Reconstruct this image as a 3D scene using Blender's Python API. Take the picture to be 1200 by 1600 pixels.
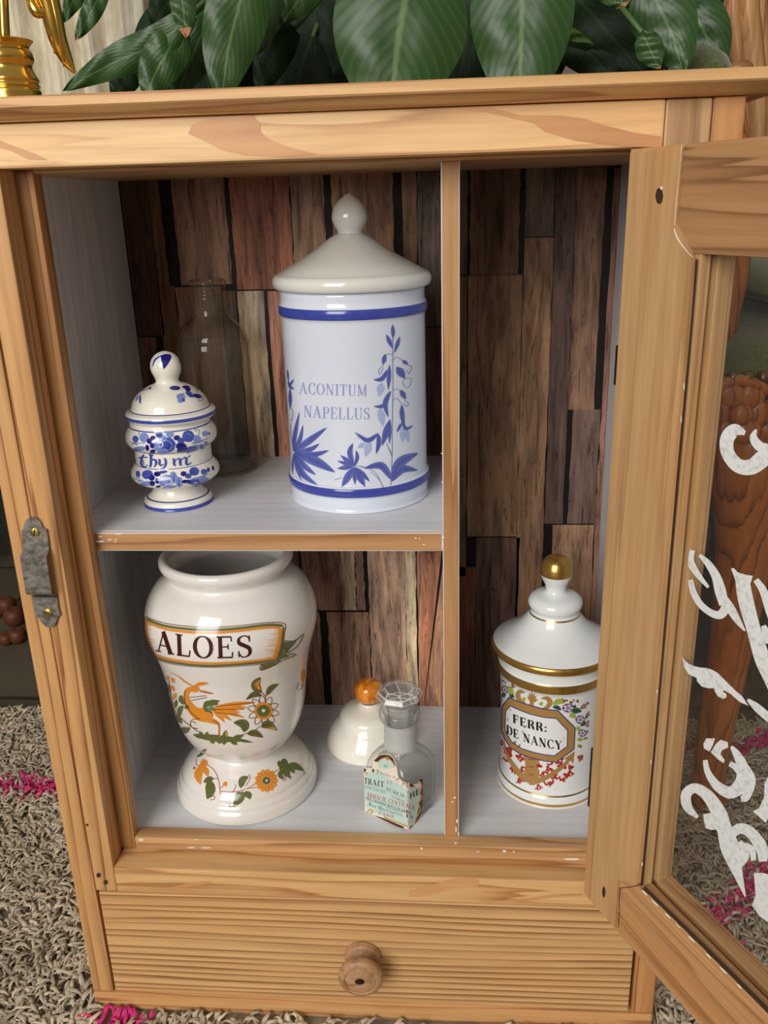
import bpy, bmesh, math, random
import numpy as np
from mathutils import Vector, Matrix
R_ = random.Random(7)
for o in list(bpy.data.objects): bpy.data.objects.remove(o, do_unlink=True)
sc = bpy.context.scene
C = sc.collection

# ------------------------------------------------------------------ camera
CAM = np.array([0.26040, -0.46232, 0.55252]); YAW, PITCH, ROLL, F = 0.08086, -0.34349, -0.029376, 1359.289
def cam_axes():
    cy, sy, cp, sp = math.cos(YAW), math.sin(YAW), math.cos(PITCH), math.sin(PITCH)
    fw = np.array([-sy*cp, cy*cp, sp]); rt = np.array([cy, sy, 0.]); up = np.cross(rt, fw)
    cr, sr = math.cos(ROLL), math.sin(ROLL)
    return rt*cr+up*sr, up*cr-rt*sr, fw
RT, UP, FW = cam_axes()
cd = bpy.data.cameras.new('camera'); cam = bpy.data.objects.new('camera', cd); C.objects.link(cam)
cd.sensor_fit = 'VERTICAL'; cd.sensor_height = 36; cd.lens = 36*F/1600; cd.clip_start = .01
M = Matrix((RT, UP, -FW)).transposed().to_4x4(); M.translation = Vector(CAM); cam.matrix_world = M
sc.camera = cam

# ------------------------------------------------------------------ light and exposure
sc.view_settings.view_transform = 'Standard'; sc.view_settings.look = 'None'
sc.view_settings.gamma = 1; sc.view_settings.use_curve_mapping = False
sc.view_settings.exposure = 0.0
w = bpy.data.worlds.new('world'); sc.world = w; w.use_nodes = True
w.node_tree.nodes['Background'].inputs[0].default_value = (1.0, .93, .84, 1)
w.node_tree.nodes['Background'].inputs[1].default_value = .34
_n = w.node_tree.nodes; _tc = _n.new('ShaderNodeTexCoord'); _sx = _n.new('ShaderNodeSeparateXYZ'); _rp = _n.new('ShaderNodeValToRGB'); _mr = _n.new('ShaderNodeMapRange')
_mr.inputs[1].default_value = -.6; _mr.inputs[2].default_value = .6
_rp.color_ramp.elements[0].color = (.30, .25, .19, 1); _rp.color_ramp.elements[1].color = (1.0, .95, .87, 1)
w.node_tree.links.new(_tc.outputs['Generated'], _sx.inputs[0]); w.node_tree.links.new(_sx.outputs[2], _mr.inputs[0]); w.node_tree.links.new(_mr.outputs[0], _rp.inputs[0]); w.node_tree.links.new(_rp.outputs[0], _n['Background'].inputs[0])
def area(name, loc, target, sx, sy, power, col):
    l = bpy.data.lights.new(name, 'AREA'); l.shape = 'RECTANGLE'; l.size = sx; l.size_y = sy; l.energy = power; l.color = col
    o = bpy.data.objects.new(name, l); C.objects.link(o); o.location = loc
    o.rotation_euler = (Vector(target)-Vector(loc)).to_track_quat('-Z', 'Y').to_euler()
area('window_daylight', (-.62, -2.1, 1.38), (.2, 0, .45), 1.2, 1.6, 58, (1, .965, .91))

# ------------------------------------------------------------------ helpers
def S(r, g, b):
    f = lambda c: (c/255)/12.92 if c/255 <= .04045 else ((c/255+.055)/1.055)**2.4
    return (f(r), f(g), f(b), 1)
def ray(px, py):
    d = FW*F + RT*(px-600) + UP*(800-py); return CAM, d/np.linalg.norm(d)
def on(axis, val, px, py):
    o, d = ray(px, py); return o + d*(val-o[axis])/d[axis]
def ony(y, px, py): return on(1, y, px, py)
def onz(z, px, py): return on(2, z, px, py)
def obj(name, bm, mats, parent=None, smooth=False):
    me = bpy.data.meshes.new(name); bm.to_mesh(me); bm.free()
    for m in (mats if isinstance(mats, (list, tuple)) else [mats]): me.materials.append(m)
    if smooth: me.polygons.foreach_set('use_smooth', [True]*len(me.polygons))
    o = bpy.data.objects.new(name, me); C.objects.link(o)
    if parent: o.parent = parent
    return o
def empty(name, loc=(0, 0, 0), parent=None):
    o = bpy.data.objects.new(name, None); C.objects.link(o); o.location = loc; o.empty_display_size = .05
    if parent: o.parent = parent
    return o
def tag(o, label, cat, group=None, kind=None):
    o['label'] = label; o['category'] = cat
    if group: o['group'] = group
    if kind: o['kind'] = kind
    return o
def box(bm, x0, x1, y0, y1, z0, z1, bev=.0012, mi=0):
    g = bmesh.ops.create_cube(bm, size=1)
    for v in g['verts']:
        v.co = Vector(((x0+x1)/2+v.co.x*(x1-x0), (y0+y1)/2+v.co.y*(y1-y0), (z0+z1)/2+v.co.z*(z1-z0)))
    fs = {f for v in g['verts'] for f in v.link_faces}
    for f in fs: f.material_index = mi
    if bev: bmesh.ops.bevel(bm, geom=list({e for v in g['verts'] for e in v.link_edges}), offset=bev, segments=2, affect='EDGES', profile=.6)
def boxo(name, dims, mat, parent=None, bev=.0012):
    bm = bmesh.new(); box(bm, *dims, bev=bev); return obj(name, bm, mat, parent)
def crom(pts, n=6):
    P = [np.array(p, float) for p in pts]
    if len(P) < 3: return [P[0]+(P[-1]-P[0])*i/n for i in range(n+1)]
    out = []
    for i in range(len(P)-1):
        a, b, c, d = P[max(i-1, 0)], P[i], P[i+1], P[min(i+2, len(P)-1)]
        for k in range(n):
            t = k/n; out.append(.5*((2*b)+(c-a)*t+(2*a-5*b+4*c-d)*t*t+(3*b-a-3*c+d)*t**3))
    out.append(P[-1]); return out
def tube(bm, pts, rad, seg=12, mi=0, n=5, cap=True):
    q = crom([list(p)+[r] for p, r in zip(pts, rad if isinstance(rad, (list, tuple)) else [rad]*len(pts))], n)
    rings = []; prev = None
    for i, p in enumerate(q):
        t = Vector(q[min(i+1, len(q)-1)][:3]-q[max(i-1, 0)][:3]).normalized()
        if prev is None: prev = t.orthogonal().normalized()
        nrm = (prev-t*prev.dot(t)).normalized(); b = t.cross(nrm); prev = nrm
        rings.append([bm.verts.new(Vector(p[:3])+(nrm*math.cos(a)+b*math.sin(a))*max(p[3], 1e-5)) for a in [2*math.pi*k/seg for k in range(seg)]])
    for a, b in zip(rings, rings[1:]):
        for k in range(seg):
            f = bm.faces.new((a[k], a[(k+1) % seg], b[(k+1) % seg], b[k])); f.material_index = mi; f.smooth = True
    if cap:
        bm.faces.new(rings[0][::-1]).material_index = mi; bm.faces.new(rings[-1]).material_index = mi
def lathe(bm, axis, prof, seg=96, sub=4, mi=None, up=2):
    """surface of revolution; prof = [(r, z)...]; mi(r, z) -> material slot"""
    q = crom([(r, z) for r, z in prof], sub) if sub > 1 else [np.array(p) for p in prof]
    rings = []
    for r, z in q:
        r = max(r, 0)
        if r < 1e-6: rings.append([bm.verts.new((axis[0], axis[1], z))]); continue
        rings.append([bm.verts.new((axis[0]+r*math.cos(2*math.pi*k/seg), axis[1]+r*math.sin(2*math.pi*k/seg), z)) for k in range(seg)])
    for j in range(len(rings)-1):
        a, b = rings[j], rings[j+1]; m = mi((q[j][0]+q[j+1][0])/2, (q[j][1]+q[j+1][1])/2) if mi else 0
        for k in range(seg):
            k2 = (k+1) % seg
            if len(a) == 1 and len(b) == 1: continue
            if len(a) == 1: f = bm.faces.new((a[0], b[k2], b[k]))
            elif len(b) == 1: f = bm.faces.new((a[k], a[k2], b[0]))
            else: f = bm.faces.new((a[k], a[k2], b[k2], b[k]))
            f.material_index = m; f.smooth = True
    return q

# ---- painted marks: flat shapes given as picture points, laid onto the real surface they are painted on
class Lathe_surf:
    def __init__(s, axis, prof, zr=None):
        s.ax = np.array(axis[:2]); q = np.array(prof); zs = q[:, 1]; keep = [0]
        for i in range(1, len(zs)):
            if zs[i] > zs[keep[-1]]: keep.append(i)
        s.z = zs[keep]; s.r = q[keep, 0]
    def __call__(s, px, py, off):
        o, d = ray(px, py); h = d[:2]; v = o[:2]-s.ax
        tm = -(v@h)/(h@h); ts = np.linspace(tm-.085, tm+.002, 60)
        P = o[None]+d[None]*ts[:, None]; g = np.hypot(P[:, 0]-s.ax[0], P[:, 1]-s.ax[1])-np.interp(P[:, 2], s.z, s.r)
        i = np.argmax(g < 0)
        if g[i] >= 0: t = ts[int(np.argmin(g))]
        elif i == 0: t = ts[0]
        else:
            t = ts[i-1]+(ts[i]-ts[i-1])*g[i-1]/(g[i-1]-g[i])
        p = o+d*t; n = np.array([p[0]-s.ax[0], p[1]-s.ax[1], 0]); L = np.hypot(n[0], n[1])+1e-9; n /= L
        rr = np.interp(p[2], s.z, s.r); dr = (np.interp(p[2]+.001, s.z, s.r)-np.interp(p[2]-.001, s.z, s.r))/.002
        q = np.array([s.ax[0]+n[0]*rr, s.ax[1]+n[1]*rr, p[2]]); nn = n.copy(); nn[2] = -np.clip(dr, -2, 2); nn /= np.linalg.norm(nn)
        return q+nn*off
class Plane_surf:
    def __init__(s, p, n): s.p = np.array(p, float); s.n = np.array(n, float)/np.linalg.norm(n)
    def __call__(s, px, py, off):
        o, d = ray(px, py); t = ((s.p-o)@s.n)/(d@s.n); return o+d*t+s.n*off
class Box_surf:
    def __init__(s, planes): s.pl = [Plane_surf(p, n) for p, n in planes]
    def __call__(s, px, py, off):
        o, d = ray(px, py); best = None
        for pl in s.pl:
            if d@pl.n < 0:
                t = ((pl.p-o)@pl.n)/(d@pl.n)
                if best is None or t > best[0]: best = (t, pl.n)
        return o+d*best[0]+best[1]*off
class Paint:
    """collects marks (picture coordinates through crop origin/scale) and maps them on a surface into bm"""
    def __init__(s, bm, surf, org=(0, 0), sc_=1., lay=.00022): s.bm, s.f, s.o, s.k, s.l, s.xf = bm, surf, org, sc_, lay, None
    def crop(s, org, k): s.o, s.k = org, k; return s
    def P(s, x, y, layer):
        v = Vector(s.f(s.o[0]+x/s.k, s.o[1]+y/s.k, s.l+layer*.00005)); return s.bm.verts.new(s.xf @ v if s.xf else v)
    def ribbon(s, pts, wid, mi, layer=0, n=5, cross=2, shape=None):
        wid = list(wid) if isinstance(wid, (list, tuple)) else [wid]*len(pts)
        q = crom([list(p)+[w_] for p, w_ in zip(pts, wid)], n) if n > 1 else [np.array(list(p)+[w_], float) for p, w_ in zip(pts, wid)]
        rows = []
        for i, p in enumerate(q):
            t = q[min(i+1, len(q)-1)][:2]-q[max(i-1, 0)][:2]; t = t/(np.linalg.norm(t)+1e-9); nn = np.array([-t[1], t[0]])
            wv = max(p[2], .02)*(shape(i/(len(q)-1)) if shape else 1)
            rows.append([s.P(*(p[:2]+nn*wv*(c/cross-.5)), layer) for c in range(cross+1)])
        for a, b in zip(rows, rows[1:]):
            for c in range(cross):
                f = s.bm.faces.new((a[c], a[c+1], b[c+1], b[c])); f.material_index = mi; f.smooth = True
                s._face(f)
    def _face(s, f):
        f.normal_update()
        if f.normal.dot((s.xf @ Vector(CAM) if s.xf else Vector(CAM))-f.verts[0].co) < 0: f.normal_flip()
    def leaf(s, pts, wid, mi, layer=0, n=8, cross=4, tip=.9):
        if len(pts) == 2: n = 12
        s.ribbon(pts, wid, mi, layer, n, cross, lambda t: max(math.sin(math.pi*min(max(t, 0), 1)**tip), .03))
    def blob(s, x, y, rx, ry, mi, layer=0, rot=0):
        ca, sa = math.cos(rot), math.sin(rot); rows = []
        for i in range(9):
            u = -1+2*i/8*1.0; hw = math.sqrt(max(1-u*u, .004)); rows.append([s.P(x+u*rx*ca-hw*c*ry*sa, y+u*rx*sa+hw*c*ry*ca, layer) for c in (-1, -.4, .4, 1)])
        for a, b in zip(rows, rows[1:]):
            for c in range(3):
                f = s.bm.faces.new((a[c], a[c+1], b[c+1], b[c])); f.material_index = mi; f.smooth = True; s._face(f)
    def poly(s, pts, mi, layer=0, maxlen=60):
        t = bmesh.new(); t.faces.new([t.verts.new((x, y, 0)) for x, y in pts]).normal_update()
        bmesh.ops.triangulate(t, faces=t.faces[:])
        for _ in range(6):
            e = [e for e in t.edges if e.calc_length() > maxlen]
            if not e: break
            bmesh.ops.subdivide_edges(t, edges=e, cuts=1); bmesh.ops.triangulate(t, faces=t.faces[:])
        mp = {v: s.P(v.co.x, v.co.y, layer) for v in t.verts}
        for f in t.faces:
            g = s.bm.faces.new([mp[v] for v in f.verts]); g.material_index = mi; g.smooth = True; s._face(g)
        t.free()
    def text(s, txt, base, h, mi, layer=1, fat=1., up=None):
        """base: 2 or 3 picture points of the (curved) base line, letters in a drawn roman alphabet"""
        adv = [GW.get(c, .62)+.14 for c in txt]; tot = sum(adv)-.14
        B = [np.array(b, float) for b in base]
        if len(B) == 2: B = [B[0], (B[0]+B[1])/2, B[1]]
        mid = 2*B[1]-(B[0]+B[2])/2
        at = lambda t: (1-t)**2*B[0]+2*t*(1-t)*mid+t*t*B[2]
        u = np.array(up if up else (0., -1.)); x = 0
        L = np.linalg.norm(B[2]-B[0]); ux = L/tot
        for c, a in zip(txt, adv):
            for st in GL.get(c, []):
                pts, wd = st[0], st[1]
                q = []
                for gx, gy in pts:
                    t = (x+gx)/tot; q.append(at(t)+u*gy*h)
                s.ribbon(q, [z*fat*(h*.55+ux*.45) for z in (wd if isinstance(wd, list) else [wd]*len(q))], mi, layer, 4, 1)
            x += a
T_, t_ = .15, .05
def _s(x, y, w=.3): return ([(x-w/2, y), (x+w/2, y)], .05)
def _v(x, a=0, b=1, w=T_): return ([(x, a), (x, b)], w)
def _arc(cx, cy, rx, ry, a0, a1, wl, n=9):
    return ([(cx+rx*math.cos(math.radians(a0+(a1-a0)*i/(n-1))), cy+ry*math.sin(math.radians(a0+(a1-a0)*i/(n-1)))) for i in range(n)],
            [t_+(wl-t_)*abs(math.cos(math.radians(a0+(a1-a0)*i/(n-1))))**1.5 for i in range(n)])
GW = {'A': .75, 'C': .66, 'O': .76, 'N': .76, 'I': .3, 'T': .66, 'U': .72, 'M': .9, 'P': .6, 'E': .6, 'L': .58, 'S': .5, 'F': .56, 'R': .66, 'D': .7, 'Y': .68, ':': .25, ' ': .3,
      'G': .7, 'B': .62, 'V': .7, 'J': .4, '1': .3, '7': .5, '8': .5, ',': .2, 'u': .5, 'e': .45, 'o': .48, 'n': .5, 't': .35, 'm': .75, 'a': .45, 'r': .38, 'x': .45, 'X': .7, 'Q': .76, 'H': .74}
GL = {
 'A': [([(.08, 0), (.36, 1)], t_), ([(.34, 1), (.64, 0)], T_), ([(.18, .33), (.54, .33)], t_), _s(.08, .02, .24), _s(.65, .02, .28)],
 'C': [_arc(.37, .5, .31, .5, 45, 315, T_, 13), ([(.6, .98), (.6, .7)], t_), ([(.6, .02), (.62, .25)], t_)],
 'O': [_arc(.38, .5, .32, .5, 0, 360, T_, 21)],
 'N': [_v(.12, 0, 1, t_), ([(.12, 1), (.62, .02)], T_), _v(.64, 0, 1, t_), _s(.12, .02, .24), _s(.1, .98, .2), _s(.64, .98, .24)],
 'I': [_v(.15), _s(.15, .02, .3), _s(.15, .98, .3)],
 'T': [_v(.33), ([(.02, .98), (.64, .98)], .06), ([(.03, .99), (.02, .74)], t_), ([(.63, .99), (.64, .74)], t_), _s(.33, .02, .32)],
 'U': [_v(.14, .25, 1), ([(.14, .3), (.18, .06), (.38, 0), (.56, .08), (.6, .3)], [T_, .1, t_, t_, t_]), _v(.6, .28, 1, t_), _s(.14, .98, .28), _s(.6, .98, .22)],
 'M': [_v(.12, 0, 1, t_), ([(.12, 1), (.44, .05)], T_), ([(.44, .05), (.76, 1)], t_), _v(.76, 0, 1, T_), _s(.12, .02, .24), _s(.76, .02, .28), _s(.1, .98, .18), _s(.8, .98, .18)],
 'P': [_v(.14), _s(.14, .02, .28), ([(.04, .98), (.32, .98)], t_), ([(.3, .98), (.5, .92), (.54, .73), (.5, .54), (.3, .47), (.18, .47)], [t_, .1, T_, .1, t_, t_])],
 'R': [_v(.14), _s(.14, .02, .28), ([(.04, .98), (.32, .98)], t_), ([(.3, .98), (.48, .92), (.52, .74), (.48, .57), (.3, .5), (.18, .5)], [t_, .1, T_, .1, t_, t_]), ([(.34, .5), (.5, .3), (.56, .06), (.66, .02)], [.08, T_, .12, t_])],
 'B': [_v(.14), ([(.04, .98), (.3, .98), (.46, .9), (.48, .74), (.42, .57), (.2, .52)], [t_, t_, .1, .13, .1, t_]), ([(.2, .52), (.46, .48), (.54, .27), (.46, .06), (.3, .02), (.04, .02)], [t_, .08, T_, .1, t_, t_])],
 'D': [_v(.14), ([(.04, .98), (.3, .98), (.56, .85), (.63, .5), (.56, .15), (.3, .02), (.04, .02)], [t_, t_, .12, T_, .12, t_, t_])],
 'E': [_v(.14), ([(.02, .98), (.54, .98)], .06), ([(.54, .99), (.55, .76)], t_), ([(.14, .52), (.42, .52)], t_), _v(.42, .4, .64, t_), ([(.02, .02), (.56, .02)], .06), ([(.56, .01), (.58, .27)], t_)],
 'F': [_v(.14), ([(.02, .98), (.54, .98)], .06), ([(.54, .99), (.55, .74)], t_), ([(.14, .52), (.42, .52)], t_), _v(.42, .4, .64, t_), _s(.14, .02, .3)],
 'L': [_v(.14), _s(.14, .98, .3), ([(.02, .02), (.54, .02)], .06), ([(.54, .01), (.57, .3)], t_)],
 'S': [([(.44, .8), (.36, .96), (.2, .98), (.07, .84), (.1, .65), (.28, .52), (.43, .38), (.44, .16), (.32, .02), (.16, .02), (.06, .2)], [t_, t_, t_, .1, T_, T_, T_, .12, t_, t_, t_]), _v(.44, .7, .99, t_), _v(.06, .01, .3, t_)],
 'Y': [([(.08, 1), (.34, .45)], T_), ([(.6, 1), (.34, .45)], t_), _v(.34, 0, .47), _s(.1, .98, .26), _s(.6, .98, .22), _s(.34, .02, .3)],
 'G': [_arc(.37, .5, .31, .5, 45, 330, T_, 13), _v(.6, .1, .42, .12), _s(.58, .43, .24), ([(.6, .98), (.6, .7)], t_)],
 'V': [([(.1, 1), (.36, 0)], T_), ([(.36, 0), (.6, 1)], t_), _s(.1, .98, .26), _s(.6, .98, .2)],
 'J': [([(.24, 1), (.24, .2), (.14, .0), (.03, .1)], [T_, T_, .08, .08]), _s(.24, .98, .28)],
 'X': [([(.08, 1), (.6, 0)], T_), ([(.6, 1), (.08, 0)], t_)], 'H': [_v(.14), _v(.6), ([(.14, .5), (.6, .5)], t_)],
 ':': [([(.12, .0), (.12, .16)], .16), ([(.12, .46), (.12, .62)], .16)], ',': [([(.1, .1), (.05, -.1)], .1)],
 '1': [_v(.15), ([(.05, .85), (.15, 1)], t_)], '7': [([(.05, .97), (.45, .97), (.2, 0)], [.1, .1, T_], 1)], '8': [_arc(.25, .74, .16, .24, 0, 360, .1), _arc(.25, .26, .2, .26, 0, 360, .12)],
 'u': [_v(.1, .15, .6, .1), ([(.1, .2), (.2, .0), (.4, .15)], t_), _v(.4, 0, .6, .1)], 'n': [_v(.1, 0, .6, .1), ([(.1, .45), (.28, .6), (.4, .42), (.4, 0)], [t_, t_, .1, .1])],
 'e': [([(.06, .32), (.4, .34), (.32, .58), (.15, .58), (.06, .3), (.16, .02), (.38, .1)], [t_, t_, t_, .07, .1, t_, t_])], 'o': [_arc(.24, .3, .18, .3, 0, 360, .1)],
 't': [_v(.15, .05, .85, .1), ([(.02, .6), (.32, .6)], t_)], 'm': [_v(.08, 0, .6, .1), _v(.36, 0, .55, .1), _v(.66, 0, .5, .1), ([(.08, .5), (.25, .6), (.36, .5)], t_), ([(.36, .5), (.55, .6), (.66, .45)], t_)],
 'a': [([(.08, .5), (.25, .6), (.36, .45), (.36, 0)], [t_, t_, .1, .1]), ([(.36, .35), (.1, .25), (.12, .03), (.34, .1)], [t_, .08, .08, t_])], 'r': [_v(.1, 0, .6, .1), ([(.1, .42), (.2, .58), (.34, .56)], [t_, t_, .09])],
 'x': [([(.06, .6), (.4, 0)], .1), ([(.4, .6), (.06, 0)], t_)],
}

# ------------------------------------------------------------------ materials
def mat(name, col=(.8, .8, .8, 1), rough=.5, metal=0., coat=0., spec=None, trans=0., ior=None):
    m = bpy.data.materials.new(name); m.use_nodes = True; b = m.node_tree.nodes['Principled BSDF']
    b.inputs['Base Color'].default_value = col; b.inputs['Roughness'].default_value = rough; b.inputs['Metallic'].default_value = metal
    b.inputs['Coat Weight'].default_value = coat; b.inputs['Coat Roughness'].default_value = .06; b.inputs['Transmission Weight'].default_value = trans
    if spec is not None: b.inputs['Specular IOR Level'].default_value = spec
    if ior: b.inputs['IOR'].default_value = ior
    return m
class N:
    def __init__(s, m): s.t = m.node_tree; s.b = s.t.nodes['Principled BSDF']
    def n(s, typ, **kw):
        x = s.t.nodes.new(typ)
        for k, v in kw.items():
            if k in x.inputs.keys(): x.inputs[k].default_value = v
            else: setattr(x, k, v)
        return x
    def l(s, a, b): s.t.links.new(a, b)
    def ramp(s, fac, stops, interp='LINEAR'):
        r = s.t.nodes.new('ShaderNodeValToRGB'); r.color_ramp.interpolation = interp; e = r.color_ramp.elements
        while len(e) < len(stops): e.new(.5)
        for el, (p, c) in zip(e, stops): el.position = p; el.color = c
        s.l(fac, r.inputs[0]); return r.outputs[0]
    def mix(s, fac, a, b, mode='MIX'):
        x = s.t.nodes.new('ShaderNodeMix'); x.data_type = 'RGBA'; x.blend_type = mode
        for i, v in ((0, fac), (6, a), (7, b)):
            if isinstance(v, (int, float, tuple)): x.inputs[i].default_value = v
            else: s.l(v, x.inputs[i])
        return x.outputs[2]
    def noise(s, vec, scale, detail=4, rough=.55, dist=0):
        x = s.n('ShaderNodeTexNoise', Scale=scale, Detail=detail, Roughness=rough, Distortion=dist); s.l(vec, x.inputs['Vector']); return x.outputs['Fac']
    def coords(s, scl, loc=(0, 0, 0), rot=(0, 0, 0), kind='Object'):
        tc = s.n('ShaderNodeTexCoord'); mp = s.n('ShaderNodeMapping'); mp.inputs['Scale'].default_value = scl; mp.inputs['Location'].default_value = loc; mp.inputs['Rotation'].default_value = rot
        s.l(tc.outputs[kind], mp.inputs['Vector']); return mp.outputs[0]
    def bump(s, fac, strength, dist=.001):
        x = s.n('ShaderNodeBump', Strength=strength, Distance=dist); s.l(fac, x.inputs['Height']); s.l(x.outputs[0], s.b.inputs['Normal'])
def wood(name, axis='X', light=(222, 168, 105), dark=(158, 96, 48), period=.007, dist=3., seed=0., rough=.42, across=None, sharp=.62, along=.1, blotch=.5):
    m = mat(name, rough=rough, spec=.4); k = N(m); i = 'XYZ'.index(axis)
    sc_ = [1, 1, 1]; sc_[i] = along
    v = k.coords(tuple(sc_), (seed, seed*1.7, seed*.6))
    ac = across or ('Z' if axis == 'X' else 'X')
    tc = k.n('ShaderNodeTexCoord'); sx = k.n('ShaderNodeSeparateXYZ'); k.l(tc.outputs['Object'], sx.inputs[0])
    ad = k.n('ShaderNodeMath', operation='ADD'); k.l(sx.outputs['XYZ'.index(ac)], ad.inputs[0]); k.l(sx.outputs[1 if ac != 'Y' else 0], ad.inputs[1])
    dv = k.n('ShaderNodeMath', operation='MULTIPLY'); k.l(ad.outputs[0], dv.inputs[0]); dv.inputs[1].default_value = 1/period
    ns = [17, 17, 17]; ns[i] = 17*along*1.6
    nz = k.noise(k.coords(tuple(ns), (seed, seed*1.7, seed*.6)), 1, 2, .45)
    ma = k.n('ShaderNodeMath', operation='MULTIPLY_ADD'); k.l(nz, ma.inputs[0]); ma.inputs[1].default_value = dist*2.2; k.l(dv.outputs[0], ma.inputs[2])
    n2 = [110, 110, 110]; n2[i] = 1.6
    jz = k.noise(k.coords(tuple(n2), (seed*4, 1, 3)), 1, 2, .5)
    mb = k.n('ShaderNodeMath', operation='MULTIPLY_ADD'); k.l(jz, mb.inputs[0]); mb.inputs[1].default_value = 1.7; k.l(ma.outputs[0], mb.inputs[2])
    fr = k.n('ShaderNodeMath', operation='FRACT'); k.l(mb.outputs[0], fr.inputs[0])
    calm = lambda c: [v*.92+(.3*c[0]+.55*c[1]+.15*c[2])*.08 for v in c]
    L, D = S(*calm(light)), S(*calm(dark)); Mi = tuple((a*.7+b*.3) for a, b in zip(L, D))
    c = k.ramp(fr.outputs[0], [(0, L), (sharp-.25, L), (sharp+.1, Mi), (.93, D), (1, L)])
    ws = [30, 30, 30]; ws[i] = 4; fade = k.noise(k.coords(tuple(ws), (seed*2, 4, seed)), 1, 2)
    c = k.mix(k.ramp(fade, [(.26, (0, 0, 0, 1)), (.5, (1, 1, 1, 1))]), tuple(a*.86+b*.14 for a, b in zip(L, D)), c)
    fs = [260, 260, 260]; fs[i] = 14
    fib = k.noise(k.coords(tuple(fs), (seed*3, 0, 0)), 1, 3)
    c = k.mix(.5, c, k.ramp(fib, [(.25, (.62, .56, .5, 1)), (.6, (1, 1, 1, 1))]), 'MULTIPLY')
    bs = [22, 22, 22]; bs[i] = 3.2
    bl = k.noise(k.coords(tuple(bs), (seed*5, 2, 1)), 1, 3, .5, .6)
    c = k.mix(blotch, c, k.ramp(bl, [(.36, (1.0, .84, .70, 1)), (.56, (1, 1, 1, 1)), (.7, (1.12, 1.1, 1.04, 1))]), 'MULTIPLY')
    k.l(c, k.b.inputs['Base Color']); k.bump(fib, .12, .0006); return m
W_rail = wood('pine rail', 'X', (240, 198, 140), (206, 152, 102), .03, 2.2, 1.3, blotch=.5, sharp=.7)
W_rail2 = wood('pine lower rail', 'X', (222, 176, 116), (178, 120, 68), .016, 3, 4.1)
W_left = wood('pine left stile', 'Z', (210, 160, 102), (140, 88, 46), .012, 2.4, 2.2, along=.06)
W_side = wood('pine side', 'Z', (214, 166, 108), (160, 106, 58), .009, 1.6, 5.2)
W_orange = wood('orange pine', 'Z', (208, 150, 94), (160, 100, 52), .014, 2, 6.4)
W_right = wood('grey pine right stile', 'Z', (196, 156, 110), (150, 110, 70), .014, 2, 7.7)
W_stop = wood('dark honey pine', 'Z', (188, 136, 80), (134, 84, 42), .010, 2, 8.1)
W_stopx = wood('dark honey pine strip', 'X', (208, 162, 110), (160, 112, 68), .012, 2, 8.9)
W_draw = wood('ribbed pine drawer front', 'X', (220, 174, 116), (138, 90, 48), .0058, 2.0, 3.3, along=.05, sharp=.5, blotch=.35)
W_base = wood('pine base board', 'X', (216, 166, 108), (172, 110, 64), .009, 2, 9.5)
W_top = wood('pine top board', 'X', (224, 176, 116), (176, 116, 66), .010, 2.4, 10.4)
W_edge = wood('board front edge', 'X', (194, 148, 100), (160, 112, 68), .02, 2, 11.1)
W_div = wood('divider edge', 'Z', (190, 142, 94), (154, 104, 62), .02, 1.6, 12.2)
W_knob = wood('turned wood knob', 'Z', (184, 142, 102), (150, 108, 72), .03, .6, 13.)
W_door = wood('door stile pine', 'Z', (200, 158, 108), (176, 132, 86), .03, 1.4, 14.3, blotch=.7)
W_doorx = wood('door rail pine', 'X', (178, 132, 86), (132, 90, 56), .02, 2.4, 15.1, blotch=.8)
W_doorb = wood('door lower rail pine', 'X', (200, 150, 98), (166, 116, 70), .014, 2, 16.6, blotch=.6)
W_chair = wood('carved walnut', 'Z', (188, 108, 46), (116, 60, 22), .012, 1.1, 17.2, rough=.32)
W_chair_lit = wood('sunlit carved walnut', 'Z', (216, 160, 104), (176, 118, 70), .014, .9, 18.2, rough=.35)  # same chair wood, paler: sunlight on back and arms put into the colour
M_stain = mat('reddish wood figure', rough=.45); _k = N(M_stain); _f = _k.noise(_k.coords((10, 90, 90)), 1, 4); _k.l(_k.ramp(_f, [(.35, S(192, 136, 92)), (.68, S(214, 162, 108))]), _k.b.inputs['Base Color'])
M_seam = mat('dark seam filler', S(52, 34, 22), .8)
M_fleck_glint = mat('white paint flecks and glint', S(236, 230, 218), .7)
def white_paint():
    m = mat('white brushed paint', rough=.5); k = N(m)
    f = k.noise(k.coords((9, 160, 160)), 1, 4); c = k.ramp(f, [(.3, S(206, 208, 212)), (.65, S(220, 221, 224))])
    k.l(c, k.b.inputs['Base Color']); k.bump(f, .1, .0005); return m
M_white = white_paint()
def white_wall():
    m = mat('white brushed wall paint', rough=.55); k = N(m)
    f = k.noise(k.coords((160, 160, 10)), 1, 4); c = k.ramp(f, [(.3, S(192, 192, 194)), (.65, S(216, 216, 217))])
    k.l(c, k.b.inputs['Base Color']); return m
M_whitew = white_wall()
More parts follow.
